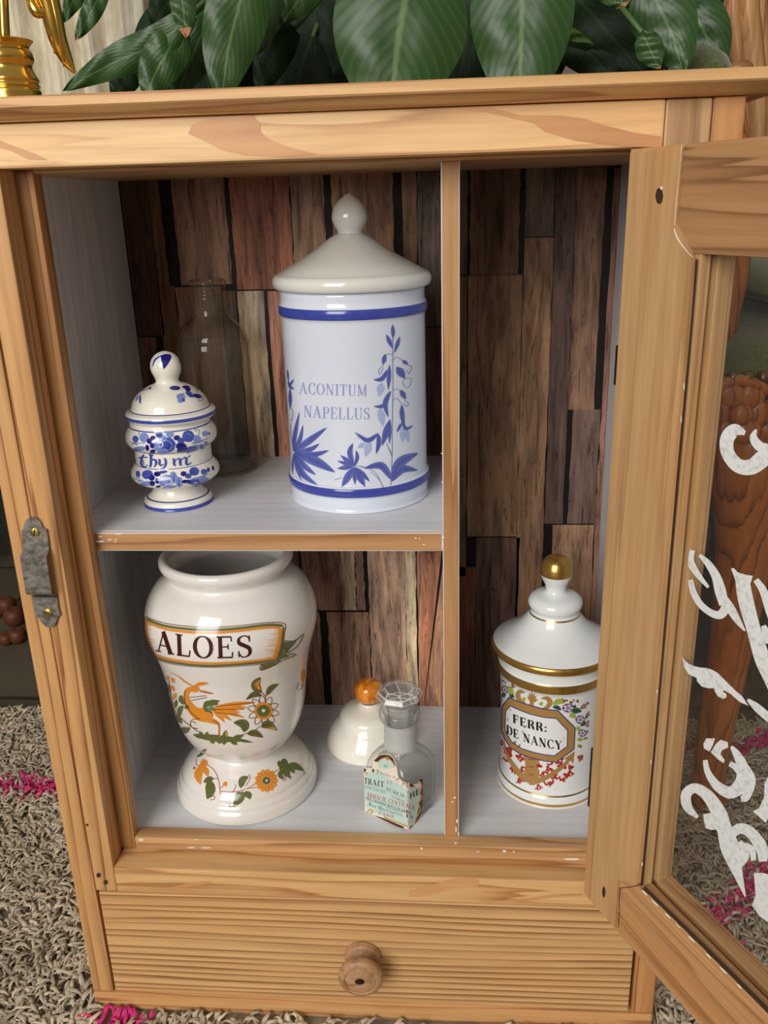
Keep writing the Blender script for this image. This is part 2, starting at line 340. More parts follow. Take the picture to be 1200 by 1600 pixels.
def wallpaper():
    m = mat('weathered plank wallpaper', rough=.55, spec=.25); k = N(m)
    at = k.n('ShaderNodeAttribute', attribute_name='tint')
    v1 = k.coords((150, 150, 16)); fib = k.noise(v1, 1, 6, .65, .8)
    c = k.mix(.85, at.outputs['Color'], k.ramp(fib, [(.34, (.34, .28, .25, 1)), (.47, (.95, .92, .9, 1)), (.62, (1.55, 1.48, 1.38, 1))]), 'MULTIPLY')
    bl = k.noise(k.coords((34, 34, 9)), 1, 4, .6, .5)
    c = k.mix(.7, c, k.ramp(bl, [(.36, (.58, .5, .52, 1)), (.52, (1.05, 1.05, 1.05, 1)), (.66, (1.45, 1.36, 1.2, 1))]), 'MULTIPLY')
    cr = k.noise(k.coords((260, 260, 22)), 1, 5, .7, 2.2)
    c = k.mix(.8, c, k.ramp(cr, [(.585, (1, 1, 1, 1)), (.63, (.2, .14, .12, 1))]), 'MULTIPLY')
    k.l(c, k.b.inputs['Base Color']); return m
M_paper = wallpaper()
def china(name, col, var=None):
    m = mat(name, S(*col), .14, coat=.35); m.node_tree.nodes['Principled BSDF'].inputs['Coat Roughness'].default_value = .05
    k = N(m); f = k.noise(k.coords((14, 14, 14)), 1, 3); a = S(*col); b = S(*(var or [max(0, c-9) for c in col]))
    k.l(k.ramp(f, [(.42, a), (.7, b)]), k.b.inputs['Base Color']); return m
M_china_blue = china('bluish white glaze', (216, 222, 236)); M_china_lid = china('milky lid glaze', (220, 220, 214))
M_cream = china('cream glaze', (240, 236, 224)); M_aloes = china('warm white glaze', (232, 228, 224), (222, 216, 206)); M_porc = china('white porcelain', (232, 236, 236))
def glaze(name, c, rough=.16): return mat(name, S(*c), rough, coat=.3)
G_blue = glaze('cobalt band', (58, 70, 158)); G_mid = glaze('blue brush', (92, 104, 176)); G_pale = glaze('pale blue wash', (166, 180, 220)); G_text = glaze('blue lettering', (150, 158, 206))
G_dk = glaze('blue brush core', (78, 88, 164)); G_line = glaze('grey blue line', (122, 132, 168))
D_dark = glaze('deep cobalt', (28, 28, 122)); D_mid = glaze('delft blue', (62, 80, 170)); D_pale = glaze('delft wash', (122, 142, 206)); D_line = glaze('slate line', (74, 82, 140))
A_or = glaze('orange enamel', (222, 142, 48)); A_gr = glaze('olive enamel', (96, 104, 56)); A_br = glaze('brown line', (110, 44, 26)); A_tx = glaze('dark brown letters', (66, 26, 24)); A_lt = glaze('light green touch', (140, 180, 150)); A_red = glaze('rust line', (176, 84, 50)); A_wh = glaze('white touch', (236, 234, 228))
F_gold = mat('gilding', S(206, 164, 88), .24, .85); F_goldm = glaze('matt gold paint', (168, 128, 70), .35); F_navy = glaze('navy line', (52, 50, 130)); F_blk = glaze('black letters', (34, 28, 24)); F_lbr = glaze('thin brown', (120, 96, 70)); F_red = glaze('coral red', (176, 44, 32)); F_pur = glaze('mauve flower', (150, 126, 150)); F_lg = glaze('lime leaf', (158, 176, 76)); F_dg = glaze('dark leaf', (42, 84, 66)); F_ob = glaze('rust blossoms', (150, 92, 50))
def orange_knob():
    m = mat('mottled orange glaze', rough=.12, coat=.4); k = N(m); f = k.noise(k.coords((110, 110, 110)), 1, 4, .6, 1)
    k.l(k.ramp(f, [(.32, S(190, 92, 18)), (.55, S(232, 146, 40)), (.75, S(244, 186, 96))]), k.b.inputs['Base Color']); return m
M_orange = orange_knob()
def clear_glass(name, tint, edge, haze=.05, hazecol=(.8, .8, .78, 1), ior=1.45, boost=1.):
    m = bpy.data.materials.new(name); m.use_nodes = True; t = m.node_tree; t.nodes.remove(t.nodes['Principled BSDF']); out = t.nodes['Material Output']
    lw = t.nodes.new('ShaderNodeLayerWeight'); lw.inputs[0].default_value = .35
    rp = t.nodes.new('ShaderNodeValToRGB'); rp.color_ramp.elements[0].color = tint; rp.color_ramp.elements[0].position = .25; rp.color_ramp.elements[1].color = edge; rp.color_ramp.elements[1].position = .95
    t.links.new(lw.outputs['Facing'], rp.inputs[0])
    tr = t.nodes.new('ShaderNodeBsdfTransparent'); t.links.new(rp.outputs[0], tr.inputs[0])
    gl = t.nodes.new('ShaderNodeBsdfGlossy'); gl.inputs['Roughness'].default_value = .03
    fr = t.nodes.new('ShaderNodeFresnel'); fr.inputs[0].default_value = ior
    mul = t.nodes.new('ShaderNodeMath'); mul.operation = 'MULTIPLY'; mul.inputs[1].default_value = boost; mul.use_clamp = True; t.links.new(fr.outputs[0], mul.inputs[0])
    ge = t.nodes.new('ShaderNodeNewGeometry'); sb = t.nodes.new('ShaderNodeMath'); sb.operation = 'SUBTRACT'; sb.inputs[0].default_value = 1; t.links.new(ge.outputs['Backfacing'], sb.inputs[1])
    m2 = t.nodes.new('ShaderNodeMath'); m2.operation = 'MULTIPLY'; t.links.new(mul.outputs[0], m2.inputs[0]); t.links.new(sb.outputs[0], m2.inputs[1]); mul = m2
    a = t.nodes.new('ShaderNodeMixShader'); t.links.new(mul.outputs[0], a.inputs[0]); t.links.new(tr.outputs[0], a.inputs[1]); t.links.new(gl.outputs[0], a.inputs[2])
    df = t.nodes.new('ShaderNodeBsdfDiffuse'); df.inputs[0].default_value = hazecol
    b = t.nodes.new('ShaderNodeMixShader'); b.inputs[0].default_value = haze; t.links.new(a.outputs[0], b.inputs[1]); t.links.new(df.outputs[0], b.inputs[2])
    t.links.new(b.outputs[0], out.inputs[0]); return m
M_pane = clear_glass('window glass', (.985, .988, .98, 1), (.86, .88, .84, 1), .008)
M_bottle = clear_glass('old clear bottle glass', (.965, .955, .925, 1), (.62, .58, .48, 1), .022, (.72, .66, .54, 1))
M_flask = clear_glass('clear flask glass', (.965, .968, .965, 1), (.56, .57, .56, 1), .03, (.82, .83, .82, 1))
M_frost = clear_glass('ground glass neck', (.85, .86, .86, 1), (.55, .57, .57, 1), .42, (.80, .81, .81, 1))
M_crystal = clear_glass('cut glass', (.93, .935, .93, 1), (.55, .56, .56, 1), .10, (.86, .87, .86, 1), 1.6, 1.6)
M_ground = clear_glass('bright facet edges', (.9, .9, .9, 1), (.7, .72, .72, 1), .55, (.93, .94, .93, 1), 1.5, 2.)
L_mint = mat('mint label paper', S(190, 214, 206), .7); L_cream = mat('torn cream paper', S(234, 220, 206), .8); L_brown = mat('label brown', S(70, 44, 38), .7); L_gold = mat('label gold', S(206, 154, 62), .5); L_blk = mat('label ink', S(48, 46, 46), .7); L_red = mat('label red ink', S(190, 76, 62), .7)
M_lett = mat('white glass paint', S(224, 226, 232), .8); _k = N(M_lett); _f = _k.noise(_k.coords((420, 420, 420)), 1, 3); _k.l(_k.ramp(_f, [(.30, S(204, 206, 210)), (.5, S(236, 238, 242))]), _k.b.inputs['Base Color'])
def iron():
    m = mat('worn iron', rough=.33, metal=.8); k = N(m); f = k.noise(k.coords((160, 90, 230)), 1, 4, .6, .8)
    k.l(k.ramp(f, [(.36, S(112, 109, 106)), (.5, S(146, 143, 139)), (.64, S(172, 169, 164))]), k.b.inputs['Base Color']); k.bump(f, .35, .0006); return m
M_iron = iron(); M_brass = mat('brass screw', S(206, 178, 92), .3, 1.); M_slot = mat('screw slot', S(44, 34, 18), .8); M_brassl = mat('polished brass', S(214, 172, 84), .2, 1.); M_hinge = mat('dark hinge metal', S(62, 50, 42), .5, .8)
def leafmat(name, base, vein):
    m = mat(name, rough=.4 if base[0] > 30 else .55, spec=.42 if base[0] > 30 else .25); k = N(m)
    at = k.n('ShaderNodeAttribute', attribute_name='luv'); sp = k.n('ShaderNodeSeparateXYZ'); k.l(at.outputs['Vector'], sp.inputs[0])
    ab = k.n('ShaderNodeMath', operation='ABSOLUTE'); k.l(sp.outputs[0], ab.inputs[0])
    ad = k.n('ShaderNodeMath', operation='MULTIPLY_ADD'); k.l(ab.outputs[0], ad.inputs[0]); ad.inputs[1].default_value = -.34; k.l(sp.outputs[1], ad.inputs[2])
    ml = k.n('ShaderNodeMath', operation='MULTIPLY'); k.l(ad.outputs[0], ml.inputs[0]); ml.inputs[1].default_value = 95
    sn = k.n('ShaderNodeMath', operation='SINE'); k.l(ml.outputs[0], sn.inputs[0])
    mr = k.n('ShaderNodeMapRange'); k.l(sn.outputs[0], mr.inputs[0]); mr.inputs[1].default_value = .2; mr.inputs[2].default_value = 1.
    n = k.noise(k.coords((30, 30, 30)), 1, 3); B = S(*base); V = S(*vein)
    c = k.ramp(n, [(.35, tuple(x*.8 for x in B[:3])+(1,)), (.7, B)])
    m2 = k.n('ShaderNodeMath', operation='MULTIPLY'); k.l(mr.outputs[0], m2.inputs[0]); m2.inputs[1].default_value = .16
    c = k.mix(m2.outputs[0], c, V)
    rb = k.n('ShaderNodeMapRange'); k.l(ab.outputs[0], rb.inputs[0]); rb.inputs[1].default_value = .07; rb.inputs[2].default_value = .02
    c = k.mix(rb.outputs[0], c, V)
    k.l(c, k.b.inputs['Base Color']); k.bump(sn.outputs[0], .08, .0006); return m
M_leaf = leafmat('glossy leaf', (46, 80, 36), (92, 120, 72)); M_leaf_shade = leafmat('shaded leaf', (22, 42, 18), (36, 58, 30)); M_leafy = leafmat('young leaf', (84, 116, 44), (120, 150, 80))  # second is a darker copy with the inner foliage's shade put in its colour
M_tip = mat('dried leaf tip', S(176, 122, 84), .8); M_stem = mat('leaf stalk', S(70, 96, 48), .5); M_soil = mat('potting soil', S(48, 36, 28), .95); M_pot = mat('dark glazed pot', S(62, 62, 56), .4)
def curtain_mat():
    m = mat('sheer curtain', rough=.6); k = N(m); f = k.noise(k.coords((500, 500, 60)), 1, 2); f2 = k.noise(k.coords((60, 60, 20)), 1, 3)
    c = k.ramp(f2, [(.35, S(222, 214, 196)), (.65, S(242, 236, 222))]); c = k.mix(.6, c, k.ramp(f, [(.4, (.82, .82, .8, 1)), (.7, (1.1, 1.1, 1.08, 1))]), 'MULTIPLY')
    k.l(c, k.b.inputs['Base Color']); k.b.inputs['Sheen Weight'].default_value = .3
    tl = k.n('ShaderNodeBsdfTranslucent'); k.l(c, tl.inputs[0]); mx = k.n('ShaderNodeMixShader'); mx.inputs[0].default_value = .45
    k.l(k.b.outputs[0], mx.inputs[1]); k.l(tl.outputs[0], mx.inputs[2]); k.l(mx.outputs[0], k.t.nodes['Material Output'].inputs[0]); return m
M_curt = curtain_mat()
def velvet(name, a, b, s=300):
    m = mat(name, rough=.85); k = N(m); f = k.noise(k.coords((s, s, s)), 1, 4); k.l(k.ramp(f, [(.3, S(*a)), (.7, S(*b))]), k.b.inputs['Base Color']); k.b.inputs['Sheen Weight'].default_value = .35; k.b.inputs['Sheen Roughness'].default_value = .4; return m
M_green = velvet('olive velvet', (74, 80, 40), (104, 110, 62)); M_braid = velvet('green braid', (66, 74, 24), (110, 116, 50), 500); M_sage = velvet('sage velvet', (76, 84, 48), (104, 112, 70))
M_stud = mat('bronze nail heads', S(120, 92, 64), .3, .9)
M_rugb = velvet('rug ground', (136, 122, 98), (160, 146, 120), 120)
M_pile = mat('woollen rug pile', rough=.9); _k = N(M_pile); _a = _k.n('ShaderNodeAttribute', attribute_name='tint'); _k.l(_a.outputs['Color'], _k.b.inputs['Base Color'])
def floor_mat():
    m = mat('grey stone tiles', rough=.45); k = N(m); br = k.n('ShaderNodeTexBrick'); br.offset = 0
    for nm, v in (('Scale', 1.), ('Mortar Size', .004), ('Brick Width', .4), ('Row Height', .4), ('Color1', S(98, 88, 72)), ('Color2', S(90, 81, 66)), ('Mortar', S(56, 50, 42))): br.inputs[nm].default_value = v
    k.l(k.coords((1, 1, 1), (.0, -.028, 0)), br.inputs['Vector']); f = k.noise(k.coords((14, 14, 14)), 1, 5)
    k.l(k.mix(.6, br.outputs['Color'], k.ramp(f, [(.3, (.75, .75, .75, 1)), (.7, (1.1, 1.1, 1.1, 1))]), 'MULTIPLY'), k.b.inputs['Base Color']); return m
M_floor = floor_mat()
M_wall = velvet('plastered wall', (150, 140, 122), (164, 154, 136), 40); M_wall.node_tree.nodes['Principled BSDF'].inputs['Sheen Weight'].default_value = 0
M_skirt = mat('dark grey skirting', S(52, 50, 42), .6)
M_fruit = mat('deep orange rind', S(92, 44, 17), .55)

# ------------------------------------------------------------------ setting
fl = boxo('floor', (-1.6, 2.2, -2.6, 1.0, -.06, -.008), M_floor, bev=0); fl['kind'] = 'structure'
wb = bmesh.new()
for d in ((-1.6, -.62, .9, .98, -.008, 2.2), (-.2, 2.2, .9, .98, -.008, 2.2), (-.62, -.2, .9, .98, -.008, .42), (-.62, -.2, .9, .98, 1.9, 2.2)): box(wb, *d, bev=0)
o = obj('wall_back', wb, M_wall); o['kind'] = 'structure'
o = boxo('baseboard_back', (-1.6, 2.2, .885, .9, -.008, .14), M_skirt); o['kind'] = 'structure'
win = empty('window_1', (0, .94, 0)); win['kind'] = 'structure'
bm = bmesh.new()
for d in ((-.62, -.585, -.02, .02, .42, 1.9), (-.235, -.2, -.02, .02, .42, 1.9), (-.585, -.235, -.02, .02, .42, .46), (-.585, -.235, -.02, .02, 1.86, 1.9), (-.425, -.395, -.015, .015, .46, 1.86)): box(bm, *d)
obj('window_frame', bm, mat('white window frame', S(225, 222, 214), .4), win)
M_sky = bpy.data.materials.new('daylit pane'); M_sky.use_nodes = True; _t = M_sky.node_tree; _e = _t.nodes.new('ShaderNodeEmission'); _e.inputs[0].default_value = (1, .95, .84, 1); _e.inputs[1].default_value = 2.6; _t.links.new(_e.outputs[0], _t.nodes['Material Output'].inputs[0])
boxo('window_pane', (-.585, -.235, .005, .012, .46, 1.86), M_sky, win, 0)

# ------------------------------------------------------------------ cabinet
cab = empty('display_cabinet'); tag(cab, 'small pine display cabinet with open glazed door standing on the rug', 'cabinet')
ZBB, ZRB, ZRT, ZTB, ZTT, ZF, ZS, ZSB, YF, YB = .0160, .1082, .1288, .5732, .5945, .1351, .3628, .3503, .030, .1980
XS, XRS, XST = .0301, .3630, .0398
front = Plane_surf((0, 0, 0), (0, -1, 0))
def decorated(name, dims, mats, marks, parent, bev=.0012):
    bm = bmesh.new(); box(bm, *dims, bev=bev); marks(Paint(bm, front)); return obj(name, bm, mats, parent)
E_ = .0002
boxo('side_panel', (0, .0150, 0, .203, ZBB+E_, ZTT), W_left, cab)
boxo('side_panel', (.3849, .4, 0, .203, ZBB+E_, ZTT), W_orange, cab)
boxo('side_lining', (.0150, .0202, YF+.001, YB, ZF, ZTB-.002), M_whitew, cab, 0)
boxo('side_lining', (.3795, .3849, YF+.001, YB, ZF, ZTB-.002), M_whitew, cab, 0)
def left_marks(p):
    p.crop((0, 860), 2.164)
    p.blob(333, 1098, 7, 8, 1); p.blob(357, 1122, 7, 8, 1); p.blob(294, 928, 4, 4, 1)
decorated('stile', (.0152, XS, .0004, YF-.012, ZRB, ZTB), [W_left, M_seam], left_marks, cab)
boxo('stile', (XRS, .3847, .0004, YF-.012, ZRB, ZTT-E_), W_right, cab)
def toprail_marks(p):
    p.crop((0, 0), 2.)
    p.poly([(640, 372), (720, 362), (790, 362), (812, 385), (815, 412), (840, 434), (900, 458), (990, 482), (900, 490), (770, 486), (690, 468), (640, 440), (588, 418), (600, 392)], 1, 0, 80)
    p.poly([(0, 440), (40, 455), (110, 480), (150, 500), (90, 498), (30, 470), (0, 462)], 1, 0, 80)
    p.crop((600, 0), 2.)
    p.poly([(230, 342), (330, 335), (430, 362), (560, 362), (630, 372), (690, 392), (780, 414), (872, 428), (868, 460), (740, 458), (600, 440), (500, 410), (470, 385), (330, 352)], 1, 0, 80)
decorated('top_rail', (.0152, XRS-.0002, 0, YF-.01, ZTB, ZTT-E_), [W_rail, M_stain], toprail_marks, cab)
def lowrail_marks(p):
    p.crop((640, 1200), 3.75)
    p.poly([(0, 720), (120, 690), (230, 650), (330, 648), (405, 655), (400, 690), (250, 710), (100, 745), (0, 755)], 1, 0, 80)
    p.poly([(400, 782), (640, 768), (850, 740), (1010, 735), (1010, 745), (850, 756), (700, 778), (520, 788)], 1, 0, 80)
    p.crop((130, 1280), 5); p.poly([(260, 555), (500, 540), (700, 525), (830, 495), (1000, 480), (1000, 500), (860, 520), (740, 548), (500, 560)], 1, 0, 100)
decorated('bottom_rail', (XS+E_, XRS-E_, 0, YF-.0005, ZRB, ZRT), [W_rail2, M_stain], lowrail_marks, cab)
# stop strips behind the frame: a rounded bead round the opening
def stop(name, x0, x1, z0, z1, m):
    bm = bmesh.new(); box(bm, x0, x1, .0186, YF, z0, z1, bev=.0022); return obj(name, bm, m, cab)
stop('stop_strip', XS-.014, XST, ZRT, ZTB, W_stop); stop('stop_strip', .3535, XRS+.014, ZRT, ZTB, W_stop)
bm = bmesh.new(); box(bm, XST, .3535, .0186, YF, ZRT+E_, ZF+.0038, bev=.001)
pb = Paint(bm, Plane_surf((0, .0186, 0), (0, -1, 0))); pb.crop((640, 1200), 3.75)
for x, y, a, b in ((70, 470, 8, 5), (555, 486, 12, 6), (950, 533, 46, 6), (400, 489, 12, 2), (270, 440, 8, 4), (610, 490, 6, 4)): pb.blob(x, y, a, b, 1)
pb.crop((130, 1280), 5)
for x, y, a, b in ((452, 160, 20, 8), (885, 157, 16, 3), (845, 220, 34, 4), (960, 221, 44, 4)): pb.blob(x, y, a, b, 1)
obj('stop_strip', bm, [W_stopx, M_fleck_glint], cab)
boxo('top_inner_board', (.0152, .3847, YF-.0095, YB+.006, ZTB-.0021, ZTT-.002), W_stopx, cab)
boxo('floor_board', (.0152, .3848, YF, YB, ZRB+.004, ZF), M_white, cab, .0006)
def shelf_part(name, x0, x1, zt, zb):
    bm = bmesh.new(); box(bm, x0, x1, YF+.0025, YB, zb, zt, bev=.0003, mi=0)
    box(bm, x0, x1, YF, YF+.0025, zb, zt-.0003, bev=.0006, mi=1)
    p = Paint(bm, Plane_surf((0, YF, 0), (0, -1, 0))); p.crop((100, 680), 7.275)
    for x, y, a, b in ((415, 1152, 22, 8), (400, 1208, 60, 12), (520, 1185, 22, 7), (590, 1182, 20, 4), (585, 1210, 18, 4), (620, 1123, 40, 4), (265, 1270, 2, 2)): p.blob(x, y, a, b, 2)
    p.crop((640, 680), 7.275)
    for x, y, a, b in ((68, 1170, 12, 7), (112, 1172, 8, 7), (160, 1242, 16, 5)): p.blob(x, y, a, b, 2)
    return obj(name, bm, [M_white, W_edge, M_fleck_glint], cab)
shelf_part('shelf', .0202, .2557, ZS, ZSB)
bm = bmesh.new(); box(bm, .2558, .2657, YF+.0028, YB, ZF, ZTB-.0013, bev=.0003); box(bm, .2557, .2658, YF-.0004, YF+.0028, ZF, ZTB-.0013, bev=.0006, mi=1)
p = Paint(bm, Plane_surf((0, YF-.0004, 0), (0, -1, 0))); p.crop((640, 1200), 3.75)
for x, y, a, b in ((265, 172, 8, 5), (250, 197, 7, 4), (278, 310, 5, 12), (272, 360, 4, 18), (286, 388, 4, 16), (228, 425, 16, 7)): p.blob(x, y, a, b, 2)
p.crop((640, 680), 7.275); p.blob(382, 1162, 10, 14, 2); p.blob(372, 535, 14, 5, 2); p.blob(362, 205, 6, 8, 2); p.blob(376, 1240, 5, 50, 2)
obj('divider', bm, [M_whitew, W_div, M_fleck_glint], cab)
# back panel with plank wallpaper
bm = bmesh.new(); lay = bm.loops.layers.float_color.new('tint')
def paint_face(f, c):
    for l in f.loops: l[lay] = c
box(bm, .0152, .3848, YB, YB+.006, ZF-.003, ZTB-.0022, bev=0)
for f in bm.faces: paint_face(f, S(20, 14, 12))
def plank(xL, xR, yT, yB, col, skew=0, mul=1.0):
    a = ony(YB, xL, yT); b = ony(YB, xR, yT); zb = ony(YB, xL, yB)[2]
    x0, x1 = max(a[0], .0203), min(b[0], .3794); zt = min(a[2], ZTB-.0021); zb = max(zb, ZF)
    n = 14; lx = []; rx = []
    for i in range(n+1):
        z = zt+(zb-zt)*i/n; lx.append((x0+R_.uniform(-.0005, .0005)+skew*(zt-z), z)); rx.append((x1+R_.uniform(-.0005, .0005)+skew*(zt-z), z))
    lx = [(min(max(x, .0203), .3794), z) for x, z in lx]; rx = [(min(max(x, .0203), .3794), z) for x, z in rx]
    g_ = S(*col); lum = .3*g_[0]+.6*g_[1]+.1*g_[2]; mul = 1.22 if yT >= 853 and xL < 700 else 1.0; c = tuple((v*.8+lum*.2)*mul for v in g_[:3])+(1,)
    for i in range(n):
        f = bm.faces.new([bm.verts.new((x, YB-.0003, z)) for x, z in (lx[i], lx[i+1], rx[i+1], rx[i])]); f.normal_update()
        if f.normal.y > 0: f.normal_flip()
        paint_face(f, c)
for a in [
 (185, 229, 270, 525, (78, 50, 40)), (229, 246, 270, 447, (122, 84, 54)), (246, 272, 447, 720, (112, 76, 48)), (215, 244, 527, 720, (112, 76, 54)), (266, 349, 270, 446, (146, 110, 88)),
 (356.5, 450, 270, 453, (158, 96, 64)), (452, 504, 270, 453, (156, 122, 96)), (516, 613, 270, 460, (166, 124, 90)), (628, 650, 270, 600, (156, 114, 84)), (651.5, 700, 270, 510, (124, 106, 98)),
 (274, 300, 449, 720, (140, 98, 66)), (301, 345, 449, 720, (134, 100, 74)), (345, 368, 455, 720, (92, 78, 70)), (370, 411, 455, 720, (184, 164, 140)), (418, 470, 455, 720, (180, 122, 90)), (471, 566, 462, 720, (150, 110, 84)), (568, 640, 462, 720, (140, 104, 80)), (640, 700, 512, 720, (128, 84, 64)),
 (430, 466, 855, 1110, (120, 92, 80)), (469, 530, 855, 953, (146, 106, 88)), (530, 553, 855, 953, (186, 166, 136)), (554, 567, 855, 953, (140, 108, 96)), (574, 632, 855, 1110, (176, 142, 118)), (632, 649, 855, 1110, (182, 166, 134)), (651.5, 660, 855, 1110, (166, 116, 92)), (472, 499, 956, 1110, (144, 108, 88)), (511, 576, 956, 1110, (152, 116, 92)),
 (716, 730.5, 262, 430, (104, 88, 86)), (735, 813, 262, 430, (124, 92, 64)), (823, 868, 262, 370, (108, 88, 72)), (869.5, 903, 262, 818, (98, 76, 68)), (903, 948, 262, 640, (130, 96, 74)), (700, 730, 432, 900, (116, 98, 76)), (731.5, 817, 431, 838, (142, 108, 76)), (819.5, 866, 372, 1110, (152, 114, 80)), (895, 940, 640, 818, (106, 84, 76)), (864, 930, 820, 1110, (162, 124, 92)),
 (961, 975, 262, 1110, (150, 104, 88)), (744, 812, 840, 1110, (106, 78, 66)), (715, 743, 886, 1110, (136, 80, 52))]: plank(*a)
# planks with slanting edges right of the lower bay
for (x0, x1, x2, x3, c) in ((660, 690, 655, 662, (166, 116, 92)), (697, 702, 663, 702, (160, 124, 102))):
    q = [ony(YB, x0, 862), ony(YB, x1, 862), ony(YB, x3, 1103), ony(YB, x2, 1103)]
    f = bm.faces.new([bm.verts.new((min(v[0], .2556), YB-.0004, v[2])) for v in q]); f.normal_update()
    if f.normal.y > 0: f.normal_flip()
    paint_face(f, S(*c))
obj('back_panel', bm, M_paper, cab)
# top board with sloped underside
bm = bmesh.new(); prof = [(-.0135, .6049), (-.0150, .6040), (-.0150, .6000), (-.0140, .5992), (-.0085, .5968), (-.0030, ZTT+.0001), (.212, ZTT+.0001), (.212, .6049)]
L_ = [bm.verts.new((-.0115, y, z)) for y, z in prof]; R2 = [bm.verts.new((.4118, y, z)) for y, z in prof]
bm.faces.new(L_[::-1]); bm.faces.new(R2)
for i in range(len(prof)): j = (i+1) % len(prof); bm.faces.new((L_[i], L_[j], R2[j], R2[i]))
bmesh.ops.recalc_face_normals(bm, faces=bm.faces[:]); obj('top_board', bm, W_top, cab)
boxo('base_board', (0, .4, -.0006, .203, 0, ZBB), W_base, cab, .002)
# drawer
dr = decorated('drawer', (.0166, .3832, .0002, .18, ZBB+.0006, ZRB-.0012), [W_draw, M_seam], lambda p: (p.crop((490, 1440), 7.5), p.blob(1017, 997, 12, 8, 1), p.blob(815, 1033, 7, 7, 1)), cab, .0014)
bm = bmesh.new()
kq = [(0, 0), (.0118, 0), (.0122, .0016), (.0116, .0040), (.0078, .0052), (.0068, .0080), (.0082, .0112), (.0136, .0138), (.0152, .0170), (.0145, .0200), (.0110, .0216), (.0104, .0206), (.0100, .0212), (.0035, .0222), (.0034, .0206), (0, .0206)]
lathe(bm, (0, 0), kq, 64, 3); kn = obj('knob', bm, W_knob, dr); kn.rotation_euler = (math.pi/2, 0, 0); kn.location = (.1993, -.0002, .0592)
bm = bmesh.new(); lathe(bm, (0, 0), [(0, .0200), (.0030, .0204), (.0028, .0212), (.0012, .0215), (0, .0214)], 24, 2); o = obj('screw', bm, M_hinge, dr); o.rotation_euler = (math.pi/2, 0, 0); o.location = (.1993, -.0002, .0592)
# latch catch
cat = empty('catch_plate', (0, 0, 0), cab); cat['label'] = 'worn iron catch plate bent out over the left stile'
def metal(pts, y0, mats=None):
    return [(ony(y0, 20+x/8, 790+y/8)) for x, y in pts]
bm = bmesh.new()
def slab(outline, thick=.0016, dy=None):
    f = [bm.verts.new(v) for v in outline]; b = [bm.verts.new((v[0], v[1]-thick, v[2])) for v in outline]; n = len(f)
    bm.faces.new(f); bm.faces.new(b)
    for i in range(n): bm.faces.new((f[i], f[(i+1) % n], b[(i+1) % n], b[i]))
slab(metal([(158, 215), (178, 178), (210, 148), (260, 135), (315, 150), (350, 190), (372, 240), (388, 270), (432, 290), (446, 380), (458, 470), (462, 540), (300, 536), (150, 532), (138, 470), (130, 370), (124, 300), (150, 270)], 0))
slab(metal([(255, 1130), (400, 1130), (562, 1130), (575, 1250), (602, 1350), (572, 1380), (556, 1440), (530, 1490), (490, 1507), (430, 1500), (372, 1450), (340, 1390), (300, 1370), (285, 1290), (266, 1200)], 0))
HI = -.0062
a = metal([(150, 525), (462, 533)], -.0008); b = metal([(88, 640), (412, 645)], HI); c = metal([(160, 1085), (482, 1095)], HI)
d_ = metal([(255, 1130), (562, 1130)], -.0008)
def strip(rows, th=.0014):
    A = [[bm.verts.new(v) for v in r] for r in rows]; Bk = [[bm.verts.new((v[0], v[1]+th, v[2]-(0 if i else 0))) for v in r] for i, r in enumerate(rows)]
    for i in range(len(rows)-1):
        bm.faces.new((A[i][0], A[i][1], A[i+1][1], A[i+1][0])); bm.faces.new((Bk[i][0], Bk[i+1][0], Bk[i+1][1], Bk[i][1]))
        for k in (0, 1): bm.faces.new((A[i][k], A[i+1][k], Bk[i+1][k], Bk[i][k]))
strip([a, b, c, metal([(172, 1108), (486, 1112)], HI+.0012), d_])
bmesh.ops.recalc_face_normals(bm, faces=bm.faces[:])
obj('plate', bm, M_iron, cat)
for x, y, ang in ((272, 338, 1.25), (437, 1345, -.35)):
    q = ony(-.0022, 20+x/8, 790+y/8); bm = bmesh.new()
    lathe(bm, (0, 0), [(.0029, 0), (.0029, .0004), (.0022, .0009), (0, .0011)], 28, 2)
    ca, sa = math.cos(ang), math.sin(ang); v = [bm.verts.new((ca*s1*.0026-sa*s2*.0004, sa*s1*.0026+ca*s2*.0004, .00115)) for s1, s2 in ((-1, -1), (1, -1), (1, 1), (-1, 1))]
    f = bm.faces.new(v); f.material_index = 1
    s_ = obj('screw', bm, [M_brass, M_slot], cat); s_.rotation_euler = (math.pi/2, 0, 0); s_.location = (q[0], -.0016, q[2]); s_['label'] = 'brass slotted screw'
# door: local x from hinge to free edge, local y = through the thickness (0 = inside face), z up
door = empty('cabinet_door', (.34592, -.0034, 0), cab); door['label'] = 'open glazed door with white script lettering'
dd = np.array([.4635, -.8861]); door.rotation_euler = (0, 0, math.atan2(dd[1], dd[0]))
DN = np.array([.8861, .4635]); DP = np.array([.34592, -.0034, 0])       # DN: towards the outside face
DZ1, DZ2, DW, SW, GZ1, GZ2 = .1226, .5725, .333, .0540, .1735, .5262
JT, JB = .0372, .0335
bm = bmesh.new(); 
_o = [(0, DZ1), (JB, DZ1), (JB, GZ1-.0125), (SW-.004, GZ1-.001), (SW-.004, GZ2-.0005), (SW-.005, GZ2+.0015), (JT+.0005, GZ2+.0125), (JT, GZ2+.0155), (JT, DZ2), (0, DZ2)]
_a = [bm.verts.new((x, 0, z)) for x, z in _o]; _b = [bm.verts.new((x, .0185, z)) for x, z in _o]; bm.faces.new(_a); bm.faces.new(_b[::-1])
for i in range(len(_o)): j = (i+1) % len(_o); bm.faces.new((_a[i], _b[i], _b[j], _a[j]))
bmesh.ops.recalc_face_normals(bm, faces=bm.faces[:])
